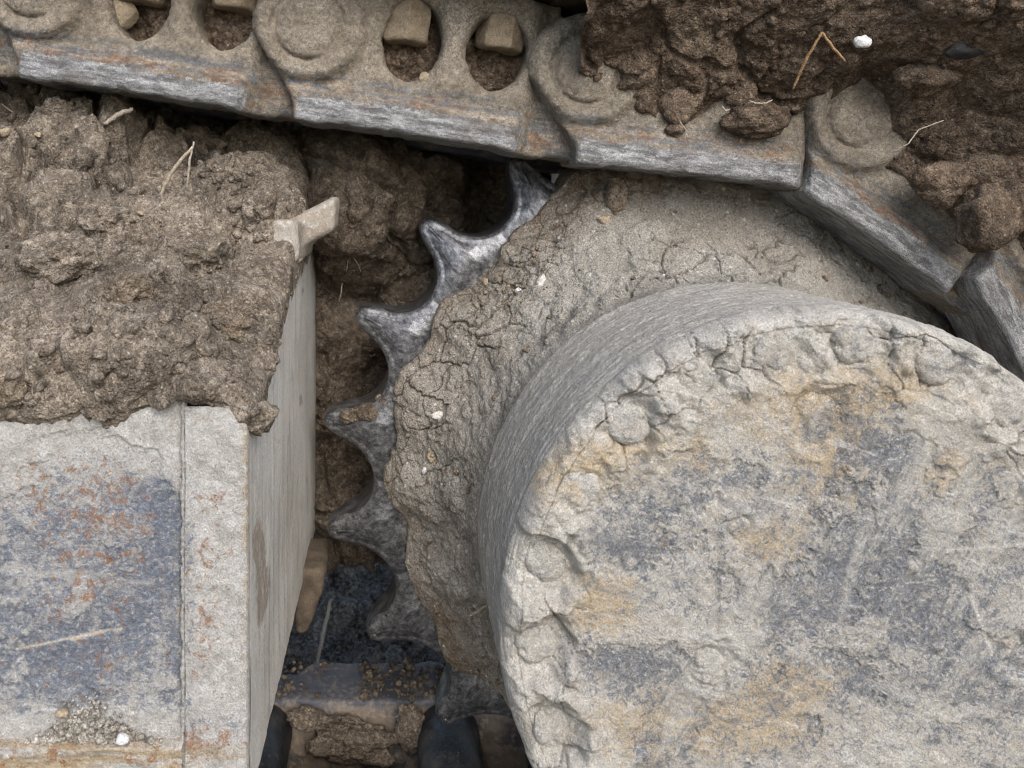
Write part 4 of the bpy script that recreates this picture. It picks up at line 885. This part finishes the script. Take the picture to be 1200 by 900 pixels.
r = np.random.RandomState(44); nn = 700
rad = 0.0009 * (6 ** (r.rand(nn) ** 2.4)); yy = r.uniform(.79, .853, nn); xx = r.uniform(-.15, .16, nn)
pts = np.stack([xx, yy, ZR + .0008 + .2 * rad], -1)[np.argsort(noise(np.stack([xx, yy, 0 * xx], -1), 35, 4))[nn // 3:]]
link_obj('soil_crumbs', scatter_mesh('soil_crumbs', pts, rad[:len(pts)], 230, 1), M['soil_shade'], kind='stuff', label='dirt crumbs lying on the dark lower track link rail', category='soil')
for (x, y, z, rr0, sd_, lab, sq) in [(-.045, .772, ZR - .028, .026, 95, 'brown mud lump stuck on the inner face of the lower track link', (1.8, .6, .9)), (.012, .776, ZR - .02, .017, 96, 'small mud lump beside the dark bushing of the lower track', (1, .6, 1.4)), (-.09, .778, ZR - .012, .014, 97, 'mud lump under the upper edge of the lower link', (1.6, .6, .8))]:
    o = clod('mud_lump', 0, 0, 1, rr0, sd_, lab, 'mud', 'soil_shade', sq, .5, .4, 5); o.location = (x, y, z)

# unseen machine body, added behind it all to stop sky light leaking through gaps
me = prism('chassis_light_block', [(-1.2, .40), (1.6, .40), (1.6, 1.0), (-1.2, 1.0)], 1.36, 1.48, .004)
link_obj('chassis_light_block', me, M['black'], label='unseen dark machine body added behind the track to block sky light', category='chassis')

# ------------------------------------------------------------------ straws, roots, chips
def strand(name, pts, r, label, cat, mat, group=None, wob=.28, seed=0):
    rsn = random.Random(seed); W = [P(*p) for p in pts]; out = []
    for i in range(len(W) - 1):
        for k in range(6): out.append(W[i].lerp(W[i + 1], k / 6) + Vector([rsn.uniform(-wob, wob) * r for _ in range(3)]))
    out.append(W[-1]); n = len(out); rad = [r * .8 * (0.55 + .45 * math.sin(math.pi * (.12 + .8 * i / n))) for i in range(n)]
    base = out[0]; o = link_obj(name, tube_mesh(name, [p - base for p in out], rad), M[mat], label=label, category=cat); o.location = base
    if group: o['group'] = group
    return o
hy = heap_y(200, 220) - .006
strand('straw', [(184, 236, hy), (203, 198, hy - .004), (226, 172, hy - .006)], .0019, 'thick pale dry straw leaning in a fork on the soil heap', 'straw', 'straw', seed=1)
strand('straw', [(219, 222, hy + .002), (222, 190, hy - .004), (227, 166, hy - .006)], .0012, 'thin upright straw of the fork on the soil heap', 'straw', 'root', seed=2)
hy = heap_y(135, 138) - .004
strand('wood_chip', [(122, 145, hy), (140, 134, hy - .002), (156, 128, hy)], .0028, 'flat grey wood chip on the heap under the upper rail', 'wood chip', 'root', wob=.3, seed=3)
strand('straw', [(929, 105, .572), (944, 70, .56), (963, 38, .55)], .0014, 'long brown straw of the bent pair on the dark soil', 'straw', 'brown_straw', seed=4)
strand('straw', [(963, 38, .55), (975, 54, .55), (990, 72, .552)], .0013, 'short brown straw of the bent pair on the dark soil', 'straw', 'brown_straw', seed=5)
strand('straw', [(549, 723, .63), (562, 715, .62), (580, 704, .60)], .0013, 'dry straw lying in the mud left of the drum', 'straw', 'straw', seed=6)
strand('root', [(1032, 26, .57), (1060, 18, .565), (1096, 6, .56)], .0008, 'white root thread along the dark soil by the white stone', 'root', 'root', seed=7)
strand('root', [(1046, 178, .598), (1065, 168, .592), (1076, 152, .59), (1106, 141, .585)], .0007, 'curved pale root thread beside the tilted link end', 'root', 'root', seed=8)
strand('root', [(878, 118, .60), (886, 121, .598), (897, 121, .598), (905, 117, .60)], .0007, 'short forked pale root on the hanging dark clod', 'root', 'root', seed=9)
strand('root', [(846, 124, .61), (850, 130, .61), (855, 128, .612)], .0007, 'tiny pale root curl beside the hanging dark clod', 'root', 'root', seed=10)
strand('root', [(797, 143, .612), (804, 152, .615), (802, 166, .62)], .0006, 'thin root thread hanging above the buried link rail', 'root', 'root', seed=11)
strand('root', [(710, 2, .60), (722, 14, .598), (734, 20, .598), (748, 14, .598), (758, 0, .60)], .0009, 'looped pale root hanging from the soil at the shoe', 'root', 'root', seed=12)
strand('root', [(734, 20, .598), (734, 28, .6)], .0011, 'stub of pale root below the hanging loop', 'root', 'root', seed=13)
strand('root', [(406, 318, .765), (408, 305, .76), (413, 300, .758), (420, 310, .76), (423, 318, .765)], .0006, 'bent hair root on soil behind the bracket', 'root', 'root', seed=14)
strand('root', [(397, 353, .80), (400, 342, .795), (401, 330, .80)], .0009, 'pale root stub low behind the bracket', 'root', 'root', seed=15)
strand('straw', [(371, 782, 1.02), (378, 745, 1.05), (388, 702, 1.1)], .0035, 'pale stalk on the dark ground seen through the gap', 'straw', 'root', wob=.2, seed=16)
strand('straw', [(2, 122, heap_y(5, 130)), (18, 134, heap_y(12, 134) - .003)], .0008, 'fine straw at the back of the soil heap', 'straw', 'straw', seed=17)
clod('white_stone', 1010, 49, .566, .0068, 91, 'bright white angular stone stuck in the dark soil', 'stone', 'white', (1.0, .6, .75), .2, .9, 3)
clod('black_lump', 1131, 58, .565, .011, 92, 'shiny black lump sunk in the dark soil', 'nodule', 'oily', (1.3, .5, .8), .35, .9, 3)  # glossy black lump set into a hollow of the soil
